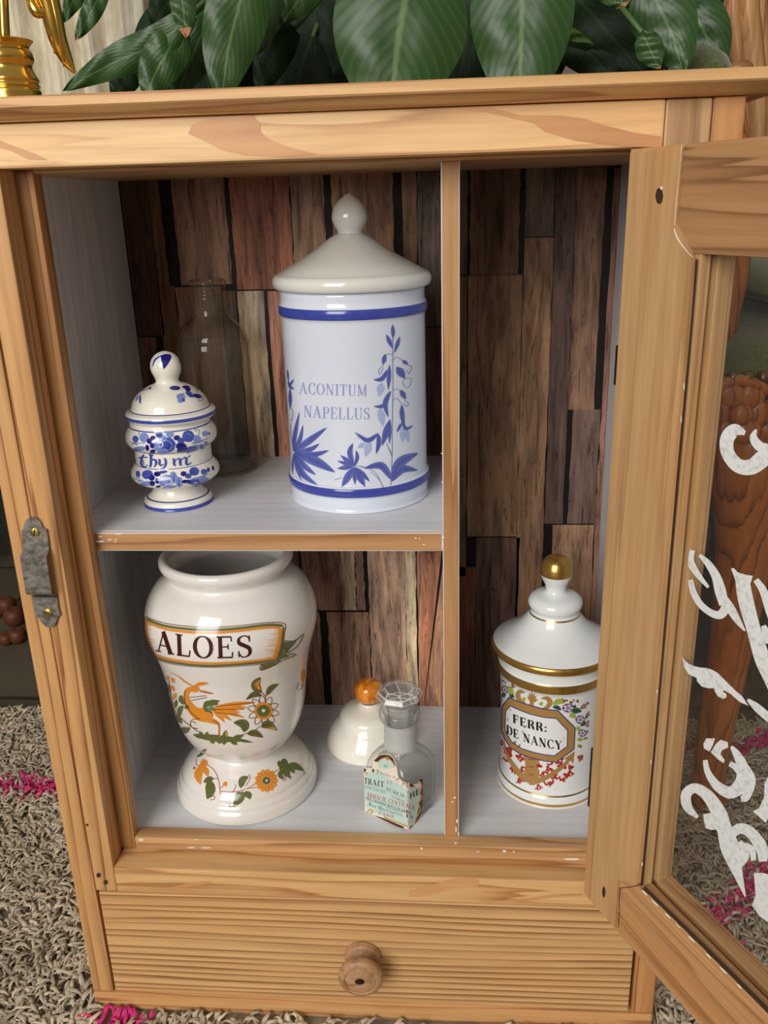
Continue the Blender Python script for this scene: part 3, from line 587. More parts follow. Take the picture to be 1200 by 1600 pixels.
bmesh.ops.bevel(bm, geom=[e for e in bm.edges if abs(e.verts[0].co.y-e.verts[1].co.y) < 1e-6 and (e.verts[0].co.x < .001 and e.verts[1].co.x < .001 or e.verts[0].co.z > DZ2-1e-6 and e.verts[1].co.z > DZ2-1e-6 or e.verts[0].co.z < DZ1+1e-6 and e.verts[1].co.z < DZ1+1e-6)], offset=.0016, segments=2, affect='EDGES')
box(bm, SW-.0042, SW, .0012, .0072, GZ1-.002, GZ2+.002, bev=.0008)
box(bm, SW-.0042, SW+.0015, .0102, .0185, GZ1-.001, GZ2+.001, bev=.001); box(bm, SW-.02, SW+.0008, .0185, .0210, DZ1+.01, DZ2-.01, bev=.001)
_pd = Paint(bm, Plane_surf((DP[0], DP[1], 0), (-DN[0], -DN[1], 0)))
Ri = Matrix.Rotation(-math.atan2(dd[1], dd[0]), 4, 'Z') @ Matrix.Translation((-DP[0], -DP[1], 0)); _pd.xf = Ri
_pd.crop((900, 100), 4.); _pd.blob(522, 825, 24, 50, 1, 0, 0); _pd.crop((880, 1300), 5.333); _pd.blob(340, 500, 14, 45, 1)
_pd.ribbon([(664, 505), (650, 660), (630, 850), (618, 1010)], [4, 2, 4, 3], 2, 0, 4) if _pd.crop((900, 100), 4.) else 0
_pd.ribbon([(616, 1030), (640, 1095), (700, 1175), (735, 1208)], [7, 9, 5, 4], 2, 0, 4); _pd.blob(537, 775, 8, 11, 2, 1)  # last blob is a painted white highlight on the screw hole
_pd.crop((0, 0), 1.); _pd.ribbon([(1089, 405), (1080, 520), (1060, 740), (1030, 1090), (1003, 1384)], [4, 3, 4, 3, 4], 1, 0, 4)
for yy in (604, 655, 1080, 1190, 1350): _pd.blob(1089-(yy-405)*.0878-2, yy, .9, R_.uniform(3, 6), 2, 1)
_pd.crop((880, 1300), 5.333)
_pd.ribbon([(478, 470), (468, 560), (470, 660), (462, 740), (462, 800)], [7, 5, 5, 6, 4], 1, 0, 4); _pd.ribbon([(474, 466), (540, 462), (620, 445), (655, 425)], [6, 5, 7, 12], 1, 0, 4)
obj('stile', bm, [W_door, M_seam, M_fleck_glint], door)
bm = bmesh.new(); box(bm, DW-SW, DW, 0, .0185, DZ1, DZ2, bev=.0016); obj('stile', bm, W_door, door)
for nm, z0, z1, m, lip in (('top_rail', GZ2, DZ2, W_doorx, -1), ('bottom_rail', DZ1, GZ1, W_doorb, 1)):
    bm = bmesh.new(); zz = (z0+.0, z1) if lip < 0 else (z0, z1-.004)
    x0 = (JT if lip < 0 else JB)+.0002
    box(bm, x0, DW-SW, .0002, .0183, zz[0], zz[1], bev=.0014)
    if lip > 0: box(bm, SW, DW-SW, .0012, .0072, z1-.0042, z1, bev=.0008); box(bm, SW, DW-SW, .0102, .0185, z1-.0042, z1+.0015, bev=.001); box(bm, SW, DW-SW, .0185, .0210, z1-.02, z1+.001, bev=.001); box(bm, x0, SW-.0042, .0002, .0183, z1-.0045, z1-.0012, bev=0)
    if lip > 0:
        pr = Paint(bm, Plane_surf((DP[0]+.0002*DN[0], DP[1]+.0002*DN[1], 0), (-DN[0], -DN[1], 0))); pr.xf = Ri
        pr.ribbon([(1006, 1386), (1100, 1478), (1240, 1618)], [5, 6, 8], 1, 0, 4)
        for x_, a_, b_ in ((1012, 9, 3), (1028, 12, 3), (1048, 10, 3), (1064, 8, 2), (1085, 12, 3), (1112, 9, 3), (1135, 12, 3), (1160, 8, 3)): pr.blob(x_-4, 1386+(x_-1006)*.985+3, a_*.7, b_*.42, 2, 1, .78)
    obj(nm, bm, [m, M_seam, M_fleck_glint], door)
for (y0, y1) in ((1170, 1261), (540, 602)):
    z1, z0 = ony(-.003, 921 if y0 > 1000 else 964, y0)[2], ony(-.003, 921 if y0 > 1000 else 964, y1)[2]
    bm = bmesh.new(); box(bm, -.0014, .0006, .0008, .017, z0, z1, bev=.0003); tube(bm, [(-.001, .0192, z0), (-.001, .0192, z1)], .0022, 10, n=2); obj('hinge', bm, M_hinge, door)
bm = bmesh.new(); box(bm, SW-.003, DW-SW+.003, .0078, .0096, GZ1-.003, GZ2+.003, bev=0); obj('glass_pane', bm, M_pane, door)
gp = DP+np.array([DN[0], DN[1], 0])*.0101
LP = Paint(None, Plane_surf(gp, (DN[0], DN[1], 0)), lay=.0001); LP.xf = Ri
def letter(marks):
    LP.bm = bmesh.new()
    for q_, (kind, pts, wd) in enumerate(marks): (LP.ribbon(pts, [q*1.1 for q in wd], 0, q_, n=8) if kind == 'r' else LP.poly(pts, 0, q_, 60))
    o = obj('letter', LP.bm, M_lett, door); o['label'] = 'white script letter painted on the glass'
letter([('r', [(1164, 677), (1148, 672), (1136, 686), (1137, 708), (1152, 727), (1172, 730), (1190, 718), (1206, 700)], [6, 18, 20, 19, 20, 22, 24, 22]), ('r', [(1181, 671), (1177, 684), (1186, 697), (1204, 704)], [3, 11, 14, 14])])
LP.crop((1040, 840), 5.52)
letter([('r', [(232, 108), (212, 200), (270, 310), (368, 430)], [40, 58, 48, 22]), ('r', [(290, 150), (360, 220), (430, 330), (470, 460), (500, 580)], [24, 52, 70, 88, 70]), ('r', [(212, 365), (240, 480), (310, 590), (410, 660), (480, 660), (520, 590)], [40, 50, 52, 56, 70, 70]), ('r', [(480, 500), (560, 620), (620, 720), (680, 805)], [60, 70, 50, 14])])
letter([('r', [(660, 360), (690, 540), (760, 800), (830, 1040), (880, 1190), (960, 1400)], [110, 120, 110, 120, 90, 60]), ('p', [(562, 268), (585, 262), (620, 300), (690, 322), (750, 330), (735, 385), (712, 420), (610, 400)], 0), ('r', [(775, 365), (840, 460), (890, 620), (950, 800)], [45, 62, 64, 60]), ('r', [(840, 760), (870, 850), (850, 910)], [40, 70, 40])])
letter([('p', [(140, 1030), (165, 1060), (200, 1090), (250, 1110), (300, 1122), (350, 1125), (400, 1140), (450, 1170), (500, 1220), (540, 1260), (600, 1320), (660, 1370), (715, 1452), (640, 1420), (560, 1350), (505, 1318), (490, 1330), (522, 1348), (525, 1378), (495, 1392), (450, 1370), (425, 1330), (415, 1300), (370, 1300), (310, 1285), (270, 1240), (265, 1210), (200, 1180), (160, 1120)], 0)])
letter([('r', [(706, 1396), (780, 1460), (900, 1560), (1000, 1600)], [20, 60, 66, 50])])
LP.crop((1000, 1120), 3.335)
letter([('p', [(345, 113), (390, 113), (378, 150), (360, 182), (332, 165), (330, 140)], 0), ('p', [(395, 140), (420, 120), (455, 132), (458, 160), (425, 175), (418, 195), (440, 225), (436, 243), (405, 222), (368, 185)], 0), ('r', [(338, 226), (352, 290), (400, 360), (470, 395), (525, 350), (535, 270), (505, 200), (474, 155)], [22, 30, 44, 58, 66, 54, 38, 14]), ('r', [(465, 245), (500, 265), (530, 300)], [22, 34, 40])])
letter([('r', [(560, 256), (580, 330), (550, 415), (525, 425)], [10, 40, 44, 24])])
letter([('p', [(672, 300), (648, 350), (645, 420), (620, 475), (588, 493), (655, 553), (690, 480), (690, 300)], 0)])
letter([('r', [(300, 525), (248, 470), (240, 405), (285, 372), (350, 410), (410, 500), (440, 590), (470, 690), (510, 820), (548, 938)], [14, 44, 50, 46, 56, 70, 72, 88, 44, 6]), ('p', [(328, 508), (372, 500), (400, 560), (400, 588), (370, 590), (340, 580), (332, 540)], 0), ('r', [(450, 640), (510, 585), (570, 600), (630, 680), (640, 755)], [44, 48, 52, 58, 40]), ('r', [(540, 660), (580, 690), (590, 750)], [8, 30, 24]), ('r', [(500, 660), (530, 720), (520, 780)], [60, 70, 20]), ('p', [(590, 815), (640, 815), (690, 830), (690, 1090), (620, 1040), (580, 985), (600, 930)], 0)])
letter([])

# ------------------------------------------------------------------ things in the cabinet
def band(ranges):
    return lambda r, z: next((m for a, b, m in ranges if a <= z <= b), 0)
# -- tall blue and white jar
AX = (.1979, .1093); jar = empty('apothecary_jar', (AX[0], AX[1], ZS+E_))
tag(jar, 'tall white cylindrical jar lettered ACONITUM NAPELLUS with blue flowers, on the upper shelf', 'jar')
def rel(o, root): o.parent = root; o.matrix_parent_inverse = Matrix.Translation(root.location).inverted(); return o
prof = [(0, ZS), (.0440, ZS), (.0464, .3650), (.0470, .3690), (.0470, .3728), (.0483, .3745), (.0486, .3768), (.0483, .3792), (.0470, .3812), (.0466, .386), (.0465, .43), (.0465, .477), (.0467, .4842), (.0480, .4862), (.0483, .4887), (.0480, .4912), (.0467, .4932), (.0463, .4965), (.0462, .5008), (.043, .5012), (.042, .498), (.042, .37), (.0, .368)]
bm = bmesh.new(); q = lathe(bm, AX, prof, 128, 3, lambda r, z: 1 if r > .0455 and (.3738 < z < .3800 or .4858 < z < .4920) else 0)
p = Paint(bm, Lathe_surf(AX, q)); BL, PA, TX, LN = 2, 3, 4, 5
p.crop((0, 0), 1.); p.text('ACONITUM', [(468, 614.5), (520, 617.5), (573, 618.5)], 17.5, TX, fat=.85); p.text('NAPELLUS', [(475, 651), (525, 654.5), (577, 655)], 18, TX, fat=.85)
p.crop((560, 480), 5.33)
p.ribbon([(284, 258), (285, 700), (280, 1000), (279, 1240), (268, 1485)], [6]*5, LN, 0, 8)
for a in [([(283, 143), (287, 264)], 38), ([(231, 226), (282, 345)], 42), ([(344, 243), (296, 382)], 36), ([(222, 388), (202, 482)], 44), ([(258, 478), (246, 690)], 42), ([(240, 520), (195, 595), (126, 604)], 44), ([(268, 696), (222, 800), (246, 915)], 50), ([(250, 750), (205, 820), (126, 826)], 40), ([(262, 933), (195, 1155)], 66), ([(262, 935), (256, 1142)], 32), ([(362, 442), (412, 478)], 40), ([(316, 496), (386, 592)], 78), ([(348, 688), (392, 768)], 52), ([(360, 812), (362, 900), (380, 1000)], 46), ([(362, 940), (392, 1010), (452, 985)], 34), ([(358, 960), (318, 1042)], 28), ([(272, 1432), (350, 1290), (496, 1215)], 96), ([(274, 1450), (360, 1350), (492, 1358)], 76), ([(268, 1432), (190, 1320), (46, 1342)], 72)]:
    p.leaf(a[0], [a[1]*.86]*len(a[0]), BL, 1); p.leaf(a[0], [a[1]*.3]*len(a[0]), 6, 2)
for a in [([(195, 630), (168, 745)], 62), ([(178, 840), (205, 992)], 60), ([(368, 1005), (364, 1128)], 44), ([(388, 1005), (416, 1128)], 46)]: p.leaf(a[0], [a[1]]*2, PA, 0, tip=.75)
for a in [[(285, 400), (252, 386), (226, 412)], [(200, 484), (166, 530), (178, 560), (206, 500)], [(286, 440), (320, 414), (370, 450)], [(404, 486), (442, 490), (432, 530), (414, 556), (400, 520)], [(376, 600), (432, 590), (432, 640), (402, 672), (370, 640), (374, 604)], [(380, 776), (416, 800), (396, 828), (374, 796)], [(286, 690), (322, 680), (346, 702)], [(286, 780), (316, 755), (346, 790), (356, 816)], [(230, 1130), (276, 1240)], [(100, 1370), (160, 1420), (210, 1502)], [(0, 1325), (50, 1335)]]: p.ribbon(a, [4.5]*len(a), LN, 0)
p.crop((440, 590), 4.615)
for a in [([(698, 400), (620, 452), (538, 398)], 50), ([(694, 404), (700, 470), (680, 550)], 50), ([(520, 640), (492, 540), (514, 474)], 56), ([(524, 640), (545, 575), (536, 525)], 40), ([(518, 640), (400, 656)], 50), ([(518, 636), (400, 600)], 40), ([(518, 634), (424, 558)], 48), ([(520, 644), (432, 792)], 74), ([(522, 648), (530, 772)], 46), ([(526, 644), (602, 788)], 74), ([(528, 644), (636, 748)], 56),
          ([(86, 530), (100, 400), (130, 248)], 44), ([(88, 530), (132, 450), (156, 342)], 44), ([(92, 530), (200, 455), (326, 360)], 70), ([(92, 536), (200, 520), (274, 476)], 52), ([(92, 540), (230, 555), (342, 524)], 58), ([(92, 542), (240, 600), (386, 682)], 100), ([(90, 546), (150, 690), (258, 774)], 64), ([(90, 546), (170, 640), (248, 702)], 56), ([(86, 548), (80, 700)], 18), ([(88, 548), (110, 660), (148, 748)], 20), ([(48, 20), (66, 70), (94, 78)], 30), ([(52, 70), (90, 10)], 26), ([(62, 76), (66, 230)], 36), ([(44, -60), (52, 30)], 18)]:
    p.leaf(a[0], [a[1]*.7]*len(a[0]), BL, 1); p.leaf(a[0], [a[1]*.26]*len(a[0]), 6, 2)
for a in [([(640, 455), (602, 572)], 50), ([(606, 470), (546, 508)], 34)]: p.leaf(a[0], [a[1]]*2, PA, 0)
for a in [[(530, 636), (600, 645), (680, 690), (730, 790)], [(540, 404), (530, 396), (560, 440)], [(752, 470), (798, 560)], [(68, 225), (84, 250), (76, 310), (66, 300)], [(66, 330), (72, 420), (86, 530)], [(380, 738), (440, 720)]]: p.ribbon(a, [4]*len(a), LN, 0)
rel(obj('body', bm, [M_china_blue, G_blue, G_mid, G_pale, G_text, G_line, G_dk], None), jar)
prof = [(.040, .4985), (.0448, .5012), (.0492, .5018), (.0508, .5046), (.0506, .5075), (.0490, .5097), (.0468, .5108), (.0450, .5118), (.0395, .5150), (.030, .5202), (.0215, .5255), (.0150, .5302), (.0105, .5330), (.0082, .5340), (.0080, .5352), (.0094, .5378), (.0109, .5412), (.0112, .5440), (.0104, .5480), (.0080, .5520), (.0042, .5554), (.0012, .5572), (0, .5575)]
bm = bmesh.new(); lathe(bm, AX, prof, 128, 4); rel(obj('lid', bm, [M_china_lid], None), jar)
# -- small thyme jar
TXA = (.0752, .0894); j2 = empty('apothecary_jar', (TXA[0], TXA[1], ZS+E_)); tag(j2, 'small cream bulbous jar lettered thym in blue, before the tall clear bottle', 'jar')
prof = [(0, ZS), (.0212, ZS), (.0228, .3642), (.0226, .3672), (.0205, .3688), (.0180, .3708), (.0163, .3738), (.0164, .3768), (.0205, .3786), (.0262, .3804), (.0292, .3838), (.0290, .3876), (.0266, .3912), (.0253, .3934), (.0252, .3965), (.0252, .4010), (.0255, .4034), (.0284, .4056), (.0299, .4092), (.0292, .4136), (.0270, .4172), (.0261, .4192), (.0258, .4210), (.0245, .4212), (.024, .40), (.01, .385), (0, .38)]
bm = bmesh.new(); q = lathe(bm, TXA, prof, 96, 5, lambda r, z: 1 if r > .0155 and ((z < .3655 and r > .0214) or .3928 < z < .3936 or .4034 < z < .4042 or .4178 < z < .4186) else (2 if .3686 < z < .3693 else 0))
p = Paint(bm, Lathe_surf(TXA, q), (180, 540), 5.928)
for x, y, a, b, s in [(190, 865, 24, 26, 1), (268, 852, 38, 38, 0), (317, 885, 20, 22, 2), (350, 858, 22, 18, 2), (343, 925, 18, 22, 2), (298, 945, 16, 24, 2), (348, 977, 22, 16, 2), (407, 825, 28, 24, 1), (440, 868, 34, 30, 0), (400, 925, 46, 40, 0), (484, 920, 66, 58, 1), (440, 980, 46, 24, 0), (507, 822, 32, 28, 0), (570, 855, 26, 20, 2), (610, 880, 30, 22, 1), (675, 840, 48, 46, 1), (600, 930, 34, 28, 2), (630, 942, 28, 34, 2), (600, 968, 26, 18, 2), (710, 955, 48, 22, 1), (755, 865, 30, 30, 0), (830, 815, 26, 22, 0), (868, 815, 8, 8, 2), (800, 935, 18, 20, 1), (840, 905, 18, 18, 0), (222, 955, 50, 20, 0),
                        (213, 1190, 18, 26, 1), (300, 1195, 45, 36, 1), (340, 1225, 25, 22, 2), (345, 1275, 22, 20, 2), (390, 1190, 28, 20, 2), (440, 1172, 40, 12, 1), (388, 1253, 16, 22, 2), (470, 1250, 66, 44, 0), (540, 1220, 30, 46, 0), (592, 1262, 30, 40, 0), (400, 1303, 20, 10, 2), (632, 1188, 24, 20, 2), (675, 1208, 26, 20, 1), (730, 1165, 40, 34, 1), (645, 1258, 24, 14, 2), (683, 1260, 20, 16, 2), (740, 1270, 44, 34, 1), (820, 1170, 26, 22, 1), (860, 1150, 11, 18, 2), (903, 1135, 10, 18, 2), (820, 1240, 40, 18, 0), (290, 1276, 56, 18, 0), (500, 1310, 60, 12, 0)]:
    p.blob(x, y, a*1.16, b*1.16, 3+s, 1 if s else 0, -.15)
for a in [[(195, 790), (220, 790), (222, 830)], [(740, 770), (775, 790), (770, 830)], [(730, 905), (860, 855)], [(140, 895), (280, 905)], [(730, 770), (750, 800)], [(740, 1230), (860, 1190)], [(170, 1225), (270, 1260)], [(480, 905), (430, 900), (420, 940)], [(440, 1225), (520, 1215), (530, 1260), (450, 1290), (420, 1260)]]: p.ribbon(a, [5]*len(a), 2, 1)
for a, w_ in [([(270, 1006), (250, 1036), (242, 1090), (258, 1118), (284, 1122), (302, 1102)], [8, 18, 20, 18, 12, 6]), ([(220, 1044), (245, 1034), (302, 1034)], [8, 14, 8]), ([(262, 1060), (266, 1100)], [6, 8]),
              ([(318, 1002), (332, 1030), (330, 1108), (316, 1126)], [16, 20, 20, 6]), ([(322, 1008), (352, 1018)], [8, 16]), ([(334, 1070), (352, 1054), (376, 1064), (380, 1092), (362, 1126)], [6, 12, 20, 20, 6]),
              ([(400, 1050), (413, 1064), (411, 1094), (426, 1108), (448, 1096)], [8, 20, 20, 16, 6]), ([(450, 1044), (467, 1060), (467, 1100), (448, 1134), (416, 1142)], [8, 20, 20, 12, 6]),
              ([(528, 1048), (545, 1058), (545, 1098), (560, 1110)], [8, 20, 20, 10]), ([(548, 1068), (588, 1042)], [7, 9]), ([(588, 1042), (601, 1060), (601, 1096), (614, 1108)], [12, 20, 20, 10]), ([(604, 1062), (642, 1032)], [7, 9]), ([(642, 1032), (657, 1050), (657, 1092), (674, 1102), (706, 1078)], [12, 20, 20, 14, 5]), ([(660, 1044), (694, 1016)], [6, 9])]:
    p.ribbon(a, [v*1.1 for v in w_], 4, 1)
for a, m_ in (([(392, 905), (420, 890), (440, 905), (430, 935), (400, 935)], 0), ([(455, 890), (480, 880), (520, 905), (525, 945), (490, 965)], 3), ([(470, 905), (500, 915), (495, 945), (470, 945)], 5), ([(430, 1240), (470, 1220), (520, 1240), (515, 1275), (460, 1285)], 0), ([(445, 1255), (480, 1245), (500, 1262)], 4), ([(650, 820), (680, 815), (700, 840)], 3), ([(540, 1190), (548, 1225), (545, 1255)], 4), ([(580, 1230), (590, 1265), (585, 1295)], 4)): p.ribbon(a, [6]*len(a), m_, 3)
for a in ([(215, 920), (180, 905), (150, 915)], [(700, 905), (760, 895), (820, 880)], [(720, 925), (780, 930)], [(700, 985), (650, 990)], [(230, 1225), (195, 1215)], [(250, 1250), (210, 1250)], [(690, 1235), (780, 1225), (840, 1205)], [(770, 1290), (830, 1262), (870, 1240)]): p.leaf(a, [20]*len(a), 3, 1)
MT = [M_cream, D_mid, D_line, D_pale, D_mid, D_dark]
rel(obj('body', bm, MT, None), j2)
LX = (TXA[0]+.0012, TXA[1])
prof = [(.023, .4205), (.0262, .4212), (.0286, .4230), (.0294, .4252), (.0286, .4272), (.0262, .4284), (.0250, .4300), (.0240, .4330), (.0212, .4370), (.0165, .4408), (.0120, .4432), (.0085, .4446), (.0074, .4462), (.0079, .4485), (.0094, .4520), (.0099, .4553), (.0090, .4595), (.0060, .4632), (.002, .4650), (0, .4652)]
bm = bmesh.new(); q = lathe(bm, LX, prof, 96, 5, lambda r, z: 1 if (.4237 < z < .4262 and r > .028) else (2 if .4283 < z < .4290 else 0))
p = Paint(bm, Lathe_surf(LX, q), (180, 540), 5.928)
for x, y, a, b, s, r in [(552, 395, 50, 20, 2, 0), (655, 388, 36, 16, 2, .1), (672, 408, 24, 18, 2, .1), (688, 452, 44, 22, 1, .6), (760, 468, 40, 20, 2, .25), (606, 478, 40, 30, 0, 0), (600, 512, 24, 20, 0, 0), (630, 505, 14, 16, 1, 0), (232, 500, 9, 40, 1, 0), (325, 393, 14, 7, 2, 0), (205, 490, 8, 26, 0, .4)]: p.blob(x, y, a, b, 3+s, 1, r)
for a in [[(740, 380), (762, 400), (745, 430)], [(760, 505), (800, 510), (812, 480)], [(570, 460), (640, 445)], [(200, 440), (260, 412), (330, 405)]]: p.ribbon(a, [5]*len(a), 2, 1)
p.leaf([(468, 80), (468, 120), (450, 215)], [96, 96, 96], 5, 1, tip=.7); p.leaf([(585, 125), (612, 160), (612, 225)], [22]*3, 5, 1); p.leaf([(430, 90), (370, 135), (345, 200)], [16]*3, 4, 1)
rel(obj('lid', bm, MT, None), j2)
# -- tall clear bottle behind it
BX = (.0876, .1665); b1 = empty('glass_bottle', (BX[0], BX[1], ZS+E_)); tag(b1, 'tall empty clear glass bottle with a threaded neck, behind the small thym jar', 'bottle')
prof = [(0, .3660), (.022, .3652), (.0240, ZS), (.0262, .3640), (.0269, .3680), (.0268, .38), (.0268, .452), (.0260, .4602), (.0232, .4675), (.0185, .4730), (.0142, .4770), (.0128, .4810), (.0126, .4865), (.0134, .4890), (.0136, .4910), (.0127, .4930), (.0126, .4945), (.0133, .4958), (.0126, .4972), (.0133, .4990), (.0133, .5018), (.0118, .5026), (.0108, .5018), (.0108, .482), (.0125, .4765), (.0175, .4705), (.0220, .465), (.0248, .458), (.0254, .45), (.0254, .372), (.022, .3682), (0, .3676)]
bm = bmesh.new(); lathe(bm, BX, prof, 96, 3); rel(obj('body', bm, M_bottle, None), b1)
# -- big footed jar without its lid
LA = (.1045, .0892); j3 = empty('apothecary_jar', (LA[0], LA[1], ZF+E_)); tag(j3, 'large lidless white footed jar lettered ALOES with an orange bird, on the cabinet floor', 'jar')
prof = [(0, .142), (.040, .140), (.046, ZF), (.0522, .1358), (.0533, .1385), (.0531, .1415), (.0524, .1440), (.0510, .1458), (.0505, .1476), (.0494, .1494), (.0482, .1506), (.0470, .1540), (.0430, .1588), (.0370, .1630), (.0310, .1668), (.0276, .1698), (.0272, .1716), (.0282, .1738), (.0330, .1760), (.0372, .1800), (.0414, .1862), (.0446, .1935), (.0470, .2020), (.0486, .2110), (.0500, .2230), (.0515, .2350), (.0540, .2490), (.0574, .2610), (.0600, .2710), (.0608, .2790), (.0598, .2870), (.0566, .2960), (.0510, .3042), (.0450, .3086), (.0412, .3112), (.0406, .3132), (.0426, .3160), (.0456, .3192), (.0465, .3222), (.0458, .3250), (.0430, .3262), (.0398, .3245), (.0370, .3190), (.0366, .3120), (.042, .304), (.052, .29), (.056, .278), (.053, .262), (.046, .23), (.043, .20), (.03, .182), (0, .18)]
bm = bmesh.new(); q = lathe(bm, LA, prof, 128, 4)
p = Paint(bm, Lathe_surf(LA, q), (220, 940), 4.286); OR, GR, BR, TT, LG, RD, WH = 1, 2, 3, 4, 5, 6, 7
T = [(42, 118), (180, 166), (420, 190), (640, 180), (850, 155), (948, 162)]; Bm = [(96, 372), (230, 408), (450, 428), (700, 416), (902, 392)]
p.ribbon(T, [17]*6, GR, 1); p.ribbon([(48, 138), (180, 186), (420, 210), (640, 198), (850, 173), (930, 178)], [17]*6, OR, 0); p.ribbon([(32, 100), (180, 148), (420, 172), (640, 163), (850, 140), (962, 150), (958, 220), (950, 290), (908, 404)], [5]*9, BR, 2)
p.ribbon(Bm, [14]*5, GR, 1); p.ribbon([(98, 356), (230, 392), (450, 412), (700, 402), (896, 380)], [15]*5, OR, 0); p.ribbon([(94, 384), (230, 420), (450, 438), (700, 428), (905, 404)], [4]*5, BR, 2)
p.ribbon([(36, 110), (36, 200), (60, 290), (98, 366)], [18]*4, OR, 0); p.ribbon([(28, 100), (26, 200), (52, 290), (94, 380)], [5]*4, BR, 2)
p.ribbon([(955, 168), (948, 230), (938, 300), (905, 392)], [12]*4, GR, 1); p.ribbon([(938, 180), (930, 240), (920, 300), (892, 385)], [22]*4, OR, 0)
for i in range(15):
    y = 192+i*13; x = 926-(i/15)**2*28; L0 = R_.choice([40, 60, 80, 96]); p.ribbon([(x, y), (x-L0, y+R_.uniform(-3, 5))], [7, .5], OR, 0, 3)
    if i < 12: y2 = 140+i*16; x2 = 42+max(0, i-4)*5; p.ribbon([(x2, y2), (x2+R_.choice([14, 22, 34]), y2+3)], [8, .5], OR, 0, 3)
p.poly([(962, 268), (1010, 268), (1050, 246), (1030, 280), (985, 330), (972, 352), (1000, 362), (940, 385), (905, 425), (820, 452), (800, 455), (812, 424), (905, 402), (948, 300)], GR, 1, 50)
for a in [[(962, 262), (1030, 262), (1090, 216), (1050, 296), (985, 345), (1042, 354), (960, 388), (860, 440), (800, 457), (810, 420), (905, 404)], [(985, 345), (960, 300)]]: p.ribbon(a, [5]*len(a), BR, 2, 3)
p.text('ALOES', [(108, 330), (400, 374), (742, 366)], 142, TT, 2, 1.12, up=(-.04, -1))
# bird
p.ribbon([(350, 580), (312, 600), (306, 650), (338, 712), (390, 756), (450, 780)], [34, 36, 40, 58, 78, 60], OR, 1); p.blob(362, 582, 32, 24, OR, 2, .3); p.leaf([(385, 590), (440, 606), (492, 616)], [14]*3, OR, 1); p.leaf([(362, 562), (400, 550), (456, 545)], [26]*3, OR, 1); p.ribbon([(340, 560), (290, 530), (255, 500), (200, 474)], [8, 10, 6, 4], OR, 1)
p.blob(430, 752, 58, 42, OR, 1, .3)
for (x, y) in [(770, 672), (716, 710), (668, 742), (694, 776), (608, 796), (562, 806)]: p.leaf([(478, 712), ((478+x)/2, (712+y)/2-4), (x, y)], [34]*3, OR, 1, tip=.8)
for (x, y, w_) in [(530, 664, 40), (522, 684, 36), (505, 730, 30), (480, 752, 30)]: p.leaf([(425, 700), ((425+x)/2, (700+y)/2-8), (x, y)], [w_]*3, GR, 3, tip=.7)
p.blob(446, 700, 28, 38, GR, 3)
for (x, y) in [(500, 690), (492, 712), (478, 735)]: p.ribbon([(445, 705), (x, y)], [6, 3], LG, 4)
p.ribbon([(450, 790), (500, 806), (526, 830), (526, 905)], [40, 30, 12, 5], OR, 1)
for a in [[(400, 782), (350, 788), (334, 812), (345, 840), (385, 850)], [(345, 800), (372, 812)], [(480, 790), (520, 820), (522, 905)], [(300, 590), (296, 660), (330, 730), (390, 786)], [(330, 640), (440, 628)], [(340, 660), (445, 640)], [(500, 700), (740, 676)], [(500, 720), (690, 720)], [(500, 740), (650, 756)], [(395, 600), (485, 614)]]: p.ribbon(a, [4]*len(a), BR, 3)
# ground and foliage
p.leaf([(375, 900), (520, 915), (720, 930)], [46]*3, GR, 1)
for a in [([(440, 915), (445, 868)], 30), ([(560, 918), (572, 858)], 34), ([(470, 915), (492, 950)], 34), ([(555, 915), (560, 958)], 40), ([(600, 918), (645, 958)], 36), ([(640, 925), (752, 941)], 18), ([(430, 910), (350, 888)], 30), ([(520, 925), (535, 950)], 30), ([(610, 915), (690, 895)], 30), ([(420, 905), (390, 865)], 24)]: p.leaf(a[0], [a[1]]*2, GR, 1)
p.leaf([(575, 905), (572, 862)], [14]*2, OR, 2)
for a, w_, m in [([(268, 625), (275, 660), (300, 690)], 36, GR), ([(240, 655), (232, 715)], 26, GR), ([(286, 695), (262, 728), (264, 772)], 36, GR), ([(222, 765), (250, 782), (278, 816)], 36, GR), ([(268, 845), (300, 860), (332, 842)], 42, GR), ([(238, 610), (220, 658)], 26, OR), ([(205, 508), (228, 545)], 24, OR), ([(178, 492), (186, 530)], 20, OR), ([(202, 560), (228, 598)], 24, OR), ([(170, 540), (205, 620)], 16, GR), ([(300, 690), (320, 720)], 34, GR)]: p.leaf(a, [w_]*len(a), m, 1)
for a in [[(190, 530), (206, 640), (230, 735), (300, 805), (385, 870)], [(830, 665), (832, 632), (802, 602)], [(832, 635), (860, 610)], [(800, 832), (745, 872), (690, 886), (600, 925)]]: p.ribbon(a, [4.5]*len(a), BR, 1)
for a, w_ in [([(806, 606), (768, 560), (800, 506)], 62), ([(840, 626), (870, 580), (922, 550)], 40), ([(806, 628), (760, 620), (704, 655)], 40), ([(692, 872), (690, 820), (622, 808)], 64), ([(712, 884), (765, 880), (818, 908)], 46), ([(806, 840), (850, 822), (912, 862)], 54)]: p.leaf(a, [w_]*3, GR, 1); p.ribbon(a, [4]*3, BR, 2)
p.leaf([(800, 590), (776, 556), (798, 520)], [30]*3, OR, 2); p.leaf([(850, 850), (880, 846), (905, 858)], [18]*3, OR, 2)
for i in range(10):
    a = i*math.pi/5+.2; ca, sa = math.cos(a), math.sin(a); c = (820, 730)
    pt = lambda r, s: (c[0]+(r*ca-s*sa)*1.02, c[1]+r*sa+s*ca)
    p.ribbon([pt(56, -16), pt(80, -18), pt(104, 0), pt(80, 18), pt(56, 16)], [4]*5, BR, 2, 3)
p.blob(820, 730, 64, 58, OR, 2); p.blob(820, 730, 46, 40, GR, 3); p.blob(820, 728, 12, 11, WH, 4)
